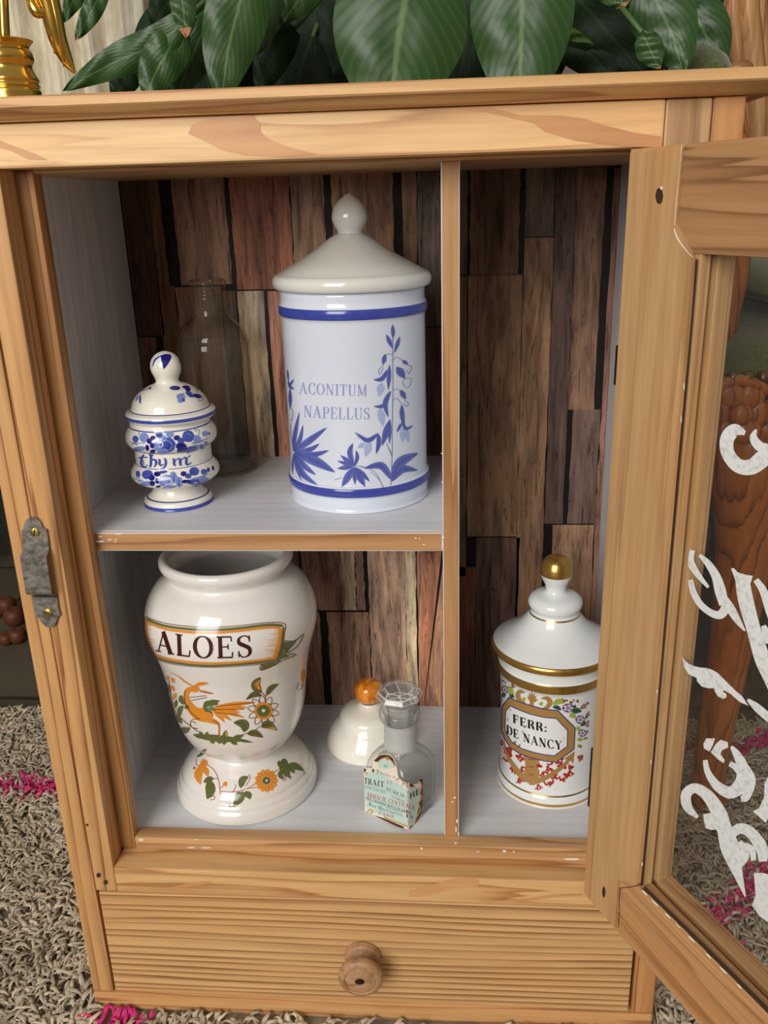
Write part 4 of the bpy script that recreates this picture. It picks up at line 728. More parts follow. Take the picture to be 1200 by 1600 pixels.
p.leaf([(1088, 450), (1082, 545)], [26]*2, OR, 1); p.ribbon([(1060, 540), (1045, 580), (1070, 590), (1085, 550)], [4]*4, RD, 1)
# garland on the foot
p.crop((260, 1150), 5)
for a in [[(312, 222), (368, 262), (404, 330), (420, 430), (414, 452)], [(420, 432), (520, 437), (620, 415), (704, 368)], [(640, 412), (705, 402)], [(404, 332), (372, 336)], [(424, 410), (446, 384)], [(520, 436), (542, 400), (540, 380)], [(836, 290), (880, 260), (914, 256)], [(340, 500), (378, 490), (372, 466), (350, 478)], [(640, 300), (655, 330), (620, 390)], [(525, 552), (494, 552), (496, 530)], [(1060, 270), (1082, 290), (1066, 304)], [(905, 350), (930, 345), (920, 310)], [(300, 215), (240, 230), (235, 180)], [(955, 310), (975, 325), (962, 338)], [(585, 425), (600, 445)]]: p.ribbon(a, [5]*len(a), RD, 1)
for i in range(13):
    a = i*2*math.pi/13; p.leaf([(780+26*math.cos(a), 350+26*math.sin(a)), (780+94*math.cos(a), 350+94*math.sin(a))], [42]*2, OR, 1, tip=1.2)
    p.ribbon([(780+40*math.cos(a+.24), 350+40*math.sin(a+.24)), (780+80*math.cos(a+.24), 350+80*math.sin(a+.24))], [3, 3], RD, 2)
p.blob(780, 350, 32, 30, GR, 3); p.blob(782, 350, 8, 8, WH, 4)
for a, w_, m in [([(290, 180), (300, 250)], 60, OR), ([(288, 215), (250, 300), (268, 380)], 62, OR), ([(295, 235), (328, 318)], 44, OR), ([(275, 270), (218, 325)], 36, OR), ([(330, 338), (345, 420), (320, 492)], 78, GR), ([(372, 336), (330, 338), (290, 366)], 40, GR), ([(580, 408), (595, 345), (642, 320)], 56, GR), ([(606, 446), (570, 490), (522, 556)], 66, GR), ([(598, 446), (640, 460), (652, 494)], 52, GR), ([(600, 450), (560, 455), (534, 480)], 34, GR), ([(920, 175), (920, 250), (962, 330)], 78, GR), ([(940, 240), (1000, 235), (1074, 272)], 54, GR), ([(960, 230), (1000, 295)], 40, GR), ([(888, 270), (890, 310), (918, 340)], 38, GR), ([(878, 192), (880, 246)], 28, GR), ([(235, 165), (280, 130), (312, 98)], 36, GR), ([(212, 262), (225, 240)], 16, RD)]: p.leaf(a, [w_]*len(a), m, 1)
p.blob(460, 375, 17, 19, OR, 1)
rel(obj('body', bm, [M_aloes, A_or, A_gr, A_br, A_tx, A_lt, A_red, A_wh], None), j3)
# -- its lid on the floor of the cabinet
LL = (.1946, .1444); bm = bmesh.new()
prof = [(.030, .1365), (.0335, ZF), (.0357, .1362), (.0356, .1395), (.0342, .1440), (.0318, .1490), (.0286, .1535), (.0262, .1565), (.0246, .1600), (.0232, .1632), (.0198, .1660), (.0150, .1680), (.0102, .1698), (.0078, .1716), (.0074, .1730)]
lathe(bm, LL, prof, 96, 4)
lid = rel(obj('lid_bell', bm, M_cream, None), empty('jar_lid', (LL[0], LL[1], ZF+E_))); tag(lid.parent, 'loose white bell-shaped jar lid with an orange ball knob, behind the small square bottle', 'lid')
bm = bmesh.new(); lathe(bm, LL, [(.0072, .1736), (.0096, .1756), (.0112, .1798), (.0113, .1842), (.0099, .1882), (.0066, .1906), (.002, .1916), (0, .1917)], 64, 4); rel(obj('knob', bm, M_orange, None), lid.parent)
# -- square stoppered bottle
SB = (.2246, .0625); b2 = empty('glass_bottle', (SB[0], SB[1], ZF+E_)); tag(b2, 'small square clear glass bottle with cut stopper and torn pharmacy label, beside the divider', 'bottle')
HA = math.atan2(.0297, .0200)             # direction of the right-hand face
ux = np.array([math.cos(HA), math.sin(HA)]); uy = np.array([-ux[1], ux[0]]); HS = .0186
def sqring(bm, half, z, corner, n=8):
    r = []
    for k in range(4):
        a0 = k*math.pi/2
        for i in range(n):
            a = a0+math.pi/2*i/(n-1); cx, cy = (half-corner)*(1 if k in (0, 3) else -1), (half-corner)*(1 if k in (0, 1) else -1)
            x, y = cx+corner*math.cos(a), cy+corner*math.sin(a); v = ux*x+uy*y; r.append(bm.verts.new((SB[0]+v[0], SB[1]+v[1], z)))
    return r
bm = bmesh.new()
def shell(rows):
    rg = [sqring(bm, *a) for a in rows]
    for a, b in zip(rg, rg[1:]):
        for i in range(len(a)): j = (i+1) % len(a); f = bm.faces.new((a[i], a[j], b[j], b[i])); f.smooth = True
    bm.faces.new(rg[0]); return rg
shell([(.0150, ZF+.0003, .004), (.0180, ZF+.0008, .004), (HS, ZF+.003, .0035), (HS, .150, .0035), (HS, .172, .0035), (.0182, .1775, .005), (.0168, .1818, .0075), (.0145, .1848, .010), (.0122, .1865, .0118), (.0114, .1885, .0114)])
shell([(.0150, ZF+.004, .004), (.0166, ZF+.006, .004), (.0168, .170, .004), (.0160, .176, .006), (.0140, .180, .009), (.0105, .1835, .0104), (.0088, .1880, .0088)])
rel(obj('body', bm, M_flask, None), b2)
bm = bmesh.new(); lathe(bm, SB, [(.0114, .1884), (.0113, .20), (.0113, .2085), (.0128, .2100), (.0142, .2118), (.0144, .2160), (.0136, .2180), (.0122, .2180), (.0108, .2150), (.0094, .208), (.0090, .1884)], 64, 3, lambda r, z: 1 if z > .2092 else 0); rel(obj('neck', bm, [M_frost, M_flask], None), b2)
bm = bmesh.new()
def octo(r, z, o=0, n=8): return [bm.verts.new((SB[0]+r*math.cos(o+2*math.pi*k/n), SB[1]+r*math.sin(o+2*math.pi*k/n), z)) for k in range(n)]
rg = [octo(.0076, .192), octo(.0084, .214), octo(.0092, .2215), octo(.0120, .2240), octo(.0168, .2296, .2), octo(.0150, .2328, .2), octo(.0100, .2348, .0)]
bm.faces.new(rg[0])
for a, b in zip(rg, rg[1:]):
    for k in range(8): bm.faces.new((a[k], a[(k+1) % 8], b[(k+1) % 8], b[k]))
bm.faces.new(rg[-1]); bmesh.ops.recalc_face_normals(bm, faces=bm.faces[:])
bmesh.ops.bevel(bm, geom=[e for e in bm.edges if min(v.co.z for v in e.verts) > .219], offset=.00042, segments=1, affect='EDGES', material=1)
rel(obj('stopper', bm, [M_crystal, M_ground], None), b2)
n1 = -ux; n2 = -uy      # camera-side faces: one faces left, one faces right
bm = bmesh.new(); hb = HS+.0002; c3 = np.array([SB[0], SB[1], 0])
v3 = lambda u: np.array([u[0], u[1], 0.])
surfB = Box_surf([(c3+v3(n1)*hb, v3(n1)), (c3+v3(n2)*hb, v3(n2))]); p = Paint(bm, surfB, (560, 1160), 10., .0001)
lab = [(84, 385), (130, 400), (212, 402), (215, 330), (240, 270), (275, 225), (330, 190), (400, 182), (480, 195), (540, 235), (580, 310), (604, 400), (612, 470), (628, 545), (690, 605), (755, 625), (860, 655), (935, 640), (945, 570), (1004, 558), (1004, 650), (998, 900), (990, 1080), (920, 1230), (862, 1360), (780, 1372), (690, 1345), (400, 1232), (130, 1130), (104, 1110), (98, 760), (84, 500)]
p.poly(lab, 0, 0, 60)
p.poly([(100, 500), (330, 420), (460, 560), (640, 660), (770, 760), (860, 690), (950, 700), (940, 1080), (860, 1290), (780, 1300), (690, 1270), (400, 1160), (130, 1050), (102, 760)], 1, 1, 60)
p.poly([(300, 320), (360, 270), (440, 250), (520, 290), (570, 370), (560, 390), (440, 420), (330, 400)], 1, 1, 60)
for a in ([(250, 275), (330, 200), (400, 190), (480, 200), (540, 245), (588, 360), (560, 340), (510, 275), (440, 240), (370, 250), (300, 300), (260, 300)], [(90, 400), (130, 420), (110, 450), (86, 470)], [(220, 410), (250, 420), (245, 465), (215, 460)], [(160, 1110), (300, 1150), (420, 1190), (560, 1250), (700, 1310), (730, 1350), (640, 1325), (480, 1260), (300, 1195), (150, 1130)], [(940, 575), (1002, 562), (1000, 880), (985, 1080), (940, 1180), (880, 1290), (930, 1050), (960, 900), (985, 700)], [(800, 640), (860, 660), (855, 690), (795, 690)], [(800, 1310), (860, 1290), (850, 1350), (800, 1360)]): p.poly(a, 2, 2, 60)
for a, w_ in [([(300, 310), (360, 260), (440, 240), (520, 290), (585, 385)], 14), ([(140, 1080), (200, 1050), (225, 1090), (170, 1110)], 22), ([(400, 1160), (480, 1200), (560, 1230), (640, 1260), (760, 1310)], 22), ([(280, 420), (310, 440), (290, 490)], 16), ([(95, 460), (140, 480), (110, 500)], 16), ([(960, 610), (985, 680), (960, 780), (985, 860), (940, 950), (960, 1060), (900, 1180), (880, 1260)], 20), ([(800, 690), (840, 700), (880, 680)], 18), ([(800, 1330), (850, 1310)], 16)]: p.ribbon(a, [w_]*len(a), 3, 3)
p.blob(458, 250, 24, 28, 3, 4); p.blob(458, 250, 9, 9, 2, 5)
p.text('TRAIT', [(95, 640), (240, 670), (405, 702)], 90, 4, 3, 1.05); p.text('CONCENTRE', [(98, 712), (250, 750), (430, 800)], 46, 4, 3, .6); p.text('SUREAU', [(440, 745), (600, 820), (735, 865)], 56, 4, 3, .8); p.text('ET', [(450, 645), (530, 660)], 46, 4, 3, .6)
p.text('ARMACIE CENTRALE', [(135, 838), (480, 945), (882, 1058)], 66, 5, 3, .9); p.text('DES GRANDS BOULEVARDS', [(125, 888), (450, 1000), (812, 1118)], 44, 4, 3, 1.); p.text('Rue Montmartre, 178', [(170, 985), (500, 1100), (850, 1200)], 60, 4, 3, .8); p.text('PARIS', [(325, 1115), (440, 1152), (556, 1188)], 50, 5, 3, .9)
p.text('HE', [(800, 885), (950, 800)], 90, 4, 3, 1.2); p.text('AU', [(395, 375), (465, 390)], 36, 4, 3, .9); p.text('LE PARFUM', [(520, 860), (720, 945)], 40, 4, 3, .5); p.text('EXTRA', [(345, 490), (500, 545)], 34, 4, 3, .6)
for _ in range(26): x = R_.uniform(560, 770); p.blob(x, 560+(x-560)*.45+R_.uniform(-40, 60), R_.uniform(4, 14), R_.uniform(3, 8), R_.choice([2, 4, 0, 0]), 4, .5)
p.ribbon([(440, 1010), (600, 1060), (700, 1092)], [4]*3, 4, 3)
o = rel(obj('label', bm, [L_cream, L_mint, L_brown, L_gold, L_blk, L_red], None), b2); o['label'] = 'torn mint green pharmacy label wrapping two faces'
# -- gilded porcelain jar
FX = (.3343, .1030); j4 = empty('apothecary_jar', (FX[0], FX[1], ZF+E_)); tag(j4, 'white porcelain jar with gilt bands lettered FERR DE NANCY, in the narrow right compartment', 'jar')
prof = [(0, ZF), (.0365, ZF), (.0382, .1360), (.0386, .1385), (.0385, .1412), (.0378, .1430), (.0370, .1446), (.0366, .1462), (.0364, .150), (.0365, .17), (.0370, .20), (.0378, .224), (.0386, .2285), (.0393, .2300), (.0393, .2358), (.0386, .2372), (.0384, .2400), (.0384, .2450), (.036, .2452), (.035, .24), (.034, .145), (0, .142)]
bm = bmesh.new(); q = lathe(bm, FX, prof, 128, 4, lambda r, z: 1 if r > .0355 and (.1362 < z < .1386 or .1438 < z < .1450 or .2297 < z < .2362) else 0)
p = Paint(bm, Lathe_surf(FX, q), (760, 1030), 6.316)
GO, GM, NV, BK, RE, PU, LI, DG, OB, WHI = 1, 2, 3, 4, 5, 6, 7, 8, 9, 10
OUT = [(225, 374), (320, 418), (430, 452), (560, 488), (705, 505), (872, 675), (862, 885), (690, 1015), (580, 1003), (460, 975), (340, 935), (240, 872), (180, 780), (150, 690), (160, 462)]
INN = [(240, 460), (330, 500), (430, 538), (560, 570), (690, 582), (800, 702), (795, 856), (670, 950), (570, 938), (460, 914), (350, 880), (256, 818), (215, 750), (188, 688), (194, 512)]
p.poly(OUT, GM, 2, 60); p.poly(INN, WHI, 3, 60)
for PL, w_ in ((OUT, 9), (INN, 9)):
    for a, b in zip(PL, PL[1:]+PL[:1]): p.ribbon([a, b], [w_, w_], NV, 4, 4)
p.text('FERR:', [(266, 620), (430, 680), (598, 716)], 82, BK, 4, 1.5, up=(-.02, -1)); p.text('DE NANCY', [(206, 728), (460, 838), (745, 888)], 84, BK, 4, 1.35, up=(-.04, -1))
for a, w_ in [([(380, 330), (330, 318), (312, 360), (335, 410), (385, 428)], [10, 40, 50, 40, 10]), ([(540, 385), (600, 385), (628, 425), (600, 470), (555, 482)], [10, 40, 52, 40, 10]), ([(440, 470), (450, 430), (452, 390)], [50, 40, 60])]: p.ribbon(a, w_, GM, 1)
for x, y in [(402, 360), (418, 330), (446, 316), (474, 332), (496, 356), (512, 392)]: p.leaf([(452, 420), (x, y)], [26]*2, GM, 1, tip=.8)
p.ribbon([(455, 955), (440, 1040), (450, 1120), (470, 1235)], [190, 110, 150, 80], GM, 1); p.ribbon([(450, 1215), (560, 1180), (680, 1110), (770, 1040), (830, 960)], [60, 50, 44, 36, 30], GM, 1); p.ribbon([(440, 1200), (340, 1140), (250, 1020), (200, 930), (172, 800)], [60, 60, 40, 26, 14], GM, 1); p.poly([(872, 905), (862, 960), (855, 1030), (820, 990), (760, 985)], GM, 1)
for x, y in [(440, 985), (440, 1058), (440, 1135)]: p.ribbon([(x-25, y), (x+28, y+4)], [14, 14], OB, 2, 3)
rr = random.Random(5)
def coral(x, y, n, L, ang):
    for _ in range(n):
        a = ang+rr.uniform(-1.1, 1.1); x2, y2 = x+math.cos(a)*L, y+math.sin(a)*L; p.ribbon([(x, y), (x2, y2)], [20, 14], RE, 0, 3)
        for s in (-1, 1): b = a+s*rr.uniform(.6, 1.1); p.ribbon([(x2, y2), (x2+math.cos(b)*L*.6, y2+math.sin(b)*L*.6)], [17, 10], RE, 0, 3)
for x, y in [(160, 850), (180, 930), (200, 1010), (235, 1070), (280, 1130), (320, 1170), (380, 1205), (510, 1235), (590, 1240), (660, 1215), (720, 1190), (760, 1130), (820, 1100), (860, 1060), (900, 960), (250, 890), (290, 950), (330, 1010), (350, 1060), (250, 960), (210, 870), (560, 1110), (600, 1050), (650, 1030), (700, 1050), (740, 1030), (550, 1060), (640, 1080), (680, 1180), (780, 1080)]: coral(x, y, 3, 38, rr.uniform(0, 6.28))
for x, y, a, b in [(805, 480, 62, 46), (925, 595, 50, 44), (945, 728, 44, 38), (185, 300, 32, 46), (140, 400, 20, 40)]:
    p.blob(x, y, a, b, PU, 1)
    for k in range(5): an = k*1.257; p.blob(x+a*.5*math.cos(an), y+b*.5*math.sin(an), a*.2, b*.18, WHI, 2); p.blob(x+a*.75*math.cos(an+.6), y+b*.75*math.sin(an+.6), a*.14, b*.14, NV, 2)
for a, w_, m in [([(655, 450), (710, 415), (772, 432)], 56, LI), ([(652, 470), (700, 475), (738, 505)], 40, DG), ([(845, 520), (890, 505), (938, 515)], 56, DG), ([(820, 570), (850, 550), (878, 590)], 50, LI), ([(930, 660), (960, 630), (975, 650)], 46, DG), ([(895, 660), (915, 710)], 44, LI), ([(890, 800), (925, 790), (940, 810)], 40, LI), ([(900, 840), (930, 870)], 40, F_lg and LI), ([(228, 260), (235, 310), (275, 350)], 66, LI), ([(228, 345), (280, 380)], 40, DG), ([(165, 330), (180, 380)], 44, DG), ([(140, 270), (160, 310)], 40, LI), ([(370, 372), (375, 415)], 38, LI), ([(540, 415), (540, 462)], 40, LI), ([(855, 460), (885, 470)], 34, DG), ([(975, 560), (1000, 575)], 40, DG)]: p.leaf(a, [w_]*len(a), m, 1)
for x, y in [(760, 400), (785, 405), (830, 425), (850, 412), (950, 455), (940, 480), (965, 470), (1000, 535), (990, 550), (1005, 620), (1000, 665), (985, 720), (975, 780), (930, 855), (930, 960), (895, 415), (1000, 440), (265, 270), (175, 225), (250, 255), (130, 230)]:
    for k in range(3): p.blob(x+rr.uniform(-14, 14), y+rr.uniform(-14, 14), 9, 9, OB, 1)
rel(obj('body', bm, [M_porc, F_gold, F_goldm, F_navy, F_blk, F_red, F_pur, F_lg, F_dg, F_ob, M_porc], None), j4)
prof = [(.034, .2442), (.0395, .2452), (.0430, .2464), (.0443, .2490), (.0438, .2514), (.0420, .2528), (.0385, .2550), (.0325, .2588), (.0268, .2632), (.0218, .2684), (.0184, .2734), (.0172, .2760), (.0172, .2775), (.0186, .2800), (.0190, .2826), (.0180, .2852), (.0150, .2876), (.0108, .2890), (.0080, .2904), (.0072, .2924), (.0076, .2955), (.0096, .2996), (.0111, .3045), (.0109, .3090), (.0092, .3134), (.0060, .3162), (.002, .3173), (0, .3174)]
bm = bmesh.new(); lathe(bm, FX, prof, 128, 5, lambda r, z: 1 if ((z < .2522 and r > .0424) or .2742 < z < .2752 or z > .3034) else 0); rel(obj('lid', bm, [M_porc, F_gold], None), j4)

# ------------------------------------------------------------------ house plant behind the cabinet
tb = empty('added_table', (-.06, .56, -.008)); tag(tb, 'unseen dark wooden table added behind the cabinet to shade the floor, carrying the potted plant', 'table')  # unseen table, added to darken the floor; it also carries the pot
W_dark = wood('dark table wood', 'X', (74, 54, 40), (50, 34, 24), .02, 3, 21.)
bm = bmesh.new(); box(bm, -.56, .43, .26, .765, .470, .498, bev=.003); rel(obj('table_top', bm, W_dark), tb)
for x in (-.54, .41):
    for y in (.74, .30):
        bm = bmesh.new(); box(bm, x-.018, x+.018, y-.018, y+.018, -.008 if y > .5 else .0005, .4698, bev=.003)
        if y > .5 or x < 0: rel(obj('leg', bm, W_dark), tb)
        else: bm.free(); bm = bmesh.new(); box(bm, .30, .336, .282, .318, .0005, .4698, bev=.003); rel(obj('leg', bm, W_dark), tb)
PZ = .4985
pl = empty('houseplant', (.27, .56, PZ)); tag(pl, 'potted houseplant with broad glossy dark green leaves rising behind the cabinet', 'plant')
bm = bmesh.new(); lathe(bm, (.27, .56), [(0, PZ), (.085, PZ), (.092, PZ+.004), (.105, PZ+.085), (.110, PZ+.095), (.110, PZ+.105), (.10, PZ+.105), (.098, PZ+.085), (0, PZ+.085)], 48, 2); rel(obj('pot', bm, M_pot, None), pl)
bm = bmesh.new(); lathe(bm, (.27, .56), [(.097, PZ+.088), (.06, PZ+.094), (0, PZ+.096)], 32, 2); rel(obj('soil', bm, M_soil, None), pl)
def leaf(pts, y0, y1, wpx, m=M_leaf, tip=None, fold=.25, seed=0, stalk=True):
    """pts: picture points of the midrib from stalk end to tip, at depths y0..y1; wpx: greatest width in picture units"""
    rr = random.Random(seed*7+3); n = 16; mid2 = crom(pts, 6); N_ = len(mid2)
    mid = [Vector(ony(y0+(y1-y0)*i/(N_-1), *mid2[i])) for i in range(N_)]
    seg = [0.]
    for a, b in zip(mid, mid[1:]): seg.append(seg[-1]+(b-a).length)
    Lt = seg[-1]
    def at(t):
        s = t*Lt
        for i in range(N_-1):
            if seg[i+1] >= s: return mid[i].lerp(mid[i+1], (s-seg[i])/max(seg[i+1]-seg[i], 1e-9))
        return mid[-1]
    scale = (mid[0]-Vector(CAM)).length/F; W = wpx*scale/2
    bm = bmesh.new(); lu = bm.verts.layers.float_vector.new('luv'); rows = []; cr = 8
    for i in range(n+1):
        t = i/n; pos = at(t); tg = (at(min(t+.02, 1))-at(max(t-.02, 0))).normalized()
        vw = (Vector(CAM)-pos).normalized(); side = tg.cross(vw).normalized(); nr = side.cross(tg).normalized()
        wv = W*max(math.sin(math.pi*min(t*.94+.06, 1)**.8), 0)**.75*(1 if t < 1 else 0); row = []
        for c in range(cr+1):
            u = c/cr*2-1; v = bm.verts.new(pos+side*u*wv+nr*(abs(u)*wv*fold-abs(u)**2*wv*(fold+.18)+.0018*math.sin(t*17+u*3+seed)))
            v[lu] = (u, t*(Lt/.16), 0); row.append(v)
        rows.append(row)
    for i, (a, b) in enumerate(zip(rows, rows[1:])):
        for c in range(cr):
            f = bm.faces.new((a[c], a[c+1], b[c+1], b[c])); f.smooth = True; f.material_index = 1 if (tip and i/n > tip) else 0
    if stalk:
        b0 = mid[0]; root = Vector((.27+rr.uniform(-.07, .07), .56+rr.uniform(-.06, .06), PZ+.08)); k = Vector((b0.x*.6+root.x*.4, .56*.7+b0.y*.3, max(b0.z+.05, .8)))
        tube(bm, [root, root.lerp(k, .55)+Vector((0, .01, .05)), k, b0], [.004, .0035, .003, .0022], 6, 2, 5)
    return rel(obj('leaf', bm, [m, M_tip, M_stem], None), pl)
LV = [([(300, 20), (250, 66), (190, 92), (140, 118), (98, 142)], .30, .30, 46, M_leaf, None), ([(282, 38), (262, 80), (240, 120), (228, 158)], .305, .29, 58, M_leaf, None), ([(284, -30), (286, 10), (291, 60)], .27, .265, 34, M_leaf, .8), ([(330, 15), (308, 70), (288, 118), (278, 160)], .34, .33, 56, M_leaf, None),
      ([(395, -70), (376, 0), (356, 80), (346, 165)], .27, .27, 84, M_leaf, None), ([(425, -50), (414, 20), (402, 86)], .33, .32, 52, M_leaf, None), ([(495, -50), (470, -5), (440, 36)], .33, .33, 44, M_leaf, None), ([(460, 44), (430, 80), (402, 150)], .36, .36, 50, M_leaf_shade, None), ([(488, 60), (470, 105), (456, 180)], .42, .40, 100, M_leaf_shade, None),
      ([(652, -80), (633, 0), (620, 80), (608, 205)], .25, .245, 184, M_leaf, None), ([(822, -110), (816, 0), (814, 80), (808, 190)], .26, .255, 138, M_leaf, None), ([(755, -40), (735, 40), (712, 150)], .40, .38, 90, M_leaf_shade, None), ([(850, 42), (890, 52), (930, 72)], .36, .36, 16, M_leafy, None),
      ([(1000, -60), (1030, 10), (1052, 60), (1068, 118)], .30, .29, 84, M_leaf, None), ([(1066, -10), (1090, 30), (1108, 70), (1118, 130)], .46, .45, 66, M_leaf, None), ([(1004, 52), (1016, 78), (1031, 108)], .27, .265, 36, M_leaf, .9), ([(850, 0), (890, 50), (965, 130)], .42, .40, 66, M_leaf_shade, None), ([(880, -30), (940, 40), (1010, 120)], .40, .40, 96, M_leaf_shade, None), ([(950, -50), (965, -15), (976, 14)], .30, .30, 52, M_leaf, .86),
      ([(165, -30), (142, 20), (117, 64)], .30, .29, 26, M_leaf, .93), ([(150, -40), (118, -5), (99, 36)], .31, .31, 26, M_leaf, None), ([(300, -40), (262, 5), (235, 50)], .40, .40, 50, M_leaf_shade, None), ([(215, 100), (196, 120), (178, 160)], .36, .36, 40, M_leaf_shade, None), ([(560, -40), (540, 30), (520, 120)], .44, .42, 80, M_leaf_shade, None)]
for i, (pts, y0, y1, wp, m, tp) in enumerate(LV): leaf(pts, y0, y1, wp, m, tp, seed=i)
rf = random.Random(11)
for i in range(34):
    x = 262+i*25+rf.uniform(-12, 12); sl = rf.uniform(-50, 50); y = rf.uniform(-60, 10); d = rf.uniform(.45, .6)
    leaf([(x, y), (x+sl*.5, y+70), (x+sl, y+rf.uniform(130, 220))], d, d-.02, rf.uniform(60, 110), M_leaf_shade, None, seed=50+i, stalk=i % 2 == 0)

# ------------------------------------------------------------------ brass candlestick on the cabinet
br = empty('brass_candelabrum', (.0195, .06, .605)); tag(br, 'brass candelabrum with turned base and curved leaf arm on the cabinet top left corner', 'candelabrum')
bx, by = float(ony(.06, 5, 60)[0]), .06
bm = bmesh.new(); z0 = .6051
lathe(bm, (bx, by), [(0, z0), (.0235, z0), (.0240, z0+.0015), (.0215, z0+.003), (.0172, z0+.0042), (.0160, z0+.007), (.0158, z0+.0105), (.0150, z0+.0118), (.0158, z0+.0130), (.0150, z0+.0145), (.0157, z0+.016), (.0140, z0+.0195), (.0128, z0+.023), (.0145, z0+.0265), (.0138, z0+.030), (.0125, z0+.0325), (.0145, z0+.035), (.0148, z0+.0362), (.006, z0+.037), (0, z0+.037)], 48, 3); rel(obj('base', bm, M_brassl, None), br)
rt = Vector(ony(.06, 0, -110)); bm = bmesh.new(); tube(bm, [(bx+.0008, by, z0+.036), tuple(Vector((bx+.0008, by, z0+.036)).lerp(rt, .5)), tuple(rt)], .0027, 16); rel(obj('rod', bm, M_brassl, None), br)
bm = bmesh.new(); pts = [rt, Vector(ony(.06, 30, -90)), Vector(ony(.06, 62, -50)), Vector(ony(.062, 78, 10)), Vector(ony(.064, 90, 60)), Vector(ony(.066, 105, 95)), Vector(ony(.066, 117, 114))]
tube(bm, [tuple(v) for v in pts], [.003, .004, .006, .0058, .005, .0034, .0008], 10); 
tube(bm, [tuple(ony(.061, 50, -20)), tuple(ony(.059, 52, 8)), tuple(ony(.0585, 62, 20)), tuple(ony(.0595, 74, 14))], [.002, .0034, .0030, .001], 8)
for a, b in (((62, -40), (86, 84)), ((72, -40), (100, 104))): tube(bm, [tuple(ony(.0565, *a)), tuple(ony(.0583, (a[0]+b[0])/2+3, (a[1]+b[1])/2)), tuple(ony(.062, *b))], [.001, .0012, .0006], 6)
rel(obj('leaf_arm', bm, M_brassl, None), br)

# ------------------------------------------------------------------ armchair on the right behind the door
ch = empty('armchair', (.75, .45, 0)); tag(ch, 'carved wooden armchair upholstered in olive green, right of the cabinet behind the open door', 'armchair')
def part(name, bm, m): return rel(obj(name, bm, m, None), ch)
def leg(pts, rad, nm='leg'):
    bm = bmesh.new(); tube(bm, pts, rad, 20, 0, 7); return part(nm, bm, W_chair)
leg([(.507, .250, 0.002), (.503, .246, .05), (.504, .236, .15), (.502, .222, .26), (.494, .212, .35), (.494, .222, .395)], [.016, .015, .0175, .022, .029, .030])
leg([(1.065, .25, 0.002), (1.07, .246, .05), (1.067, .236, .15), (1.07, .222, .26), (1.08, .212, .35), (1.08, .222, .395)], [.016, .015, .0175, .022, .029, .030])
leg([(.57, .80, -.007), (.575, .77, .2), (.58, .74, .4)], [.016, .019, .024]); leg([(1.02, .80, -.007), (1.0, .77, .2), (.99, .74, .4)], [.016, .019, .024])
bm = bmesh.new()
tube(bm, [(.484, .212, .382), (.62, .192, .376), (.78, .188, .368), (.94, .192, .376), (1.08, .212, .382)], [.026, .022, .026, .022, .026], 14); tube(bm, [(.484, .215, .378), (.50, .45, .376), (.57, .745, .378)], .024, 14); tube(bm, [(1.08, .215, .378), (1.06, .45, .376), (.995, .745, .378)], .024, 14); tube(bm, [(.57, .745, .378), (.995, .745, .378)], .024, 14)
part('seat_rail', bm, W_chair)
bm = bmesh.new()       # carved flower on the knee
kc = Vector(ony(.178, 1158, 648))
for k in range(6):
    a = k*1.047; c = kc+Vector((math.cos(a)*.015, .004, math.sin(a)*.015)); g = bmesh.ops.create_uvsphere(bm, u_segments=14, v_segments=8, radius=.0105)
    for v in g['verts']: v.co = Vector((v.co.x, v.co.y*.45, v.co.z))+c
g = bmesh.ops.create_uvsphere(bm, u_segments=14, v_segments=8, radius=.0085)
for v in g['verts']: v.co = Vector((v.co.x, v.co.y*.7, v.co.z))+kc
a0 = [tuple(ony(.182, *q)) for q in ((1118, 612), (1135, 598), (1160, 594), (1188, 604), (1215, 620))]; tube(bm, a0, .0045, 8)
for f in bm.faces: f.smooth = True
part('carved_flower', bm, W_chair)
def cushion(bm, x0, x1, y0, y1, z0, z1, nx=14, ny=14, pw=.28, mi=0):
    for s in (1, -1):
        g = []
        for i in range(nx+1):
            r = []
            for j in range(ny+1):
                u, v = i/nx*2-1, j/ny*2-1; h = (max(1-u*u, 0)*max(1-v*v, 0))**pw; tpr = 1-.0*v
                r.append(bm.verts.new((x0+(x1-x0)*(u*tpr+1)/2, y0+(y1-y0)*(v+1)/2, (z0+z1)/2+s*h*(z1-z0)/2)))
            g.append(r)
        for i in range(nx):
            for j in range(ny): f = bm.faces.new((g[i][j], g[i+1][j], g[i+1][j+1], g[i][j+1]) if s > 0 else (g[i][j], g[i][j+1], g[i+1][j+1], g[i+1][j])); f.smooth = True; f.material_index = mi
    bmesh.ops.remove_doubles(bm, verts=bm.verts[:], dist=.0004)
bm = bmesh.new(); cushion(bm, .452, 1.11, .184, .76, .372, .454, pw=.15); part('seat', bm, M_green)
for i in range(58):
    bm = bmesh.new(); bmesh.ops.create_uvsphere(bm, u_segments=12, v_segments=6, radius=.0052); q = Vector((.4655+.0108*i, .1835, .424)); o = part('nail_head', bm, M_stud); o.matrix_parent_inverse = Matrix.Translation(ch.location).inverted(); o.location = q
    o.data.polygons.foreach_set('use_smooth', [True]*len(o.data.polygons))
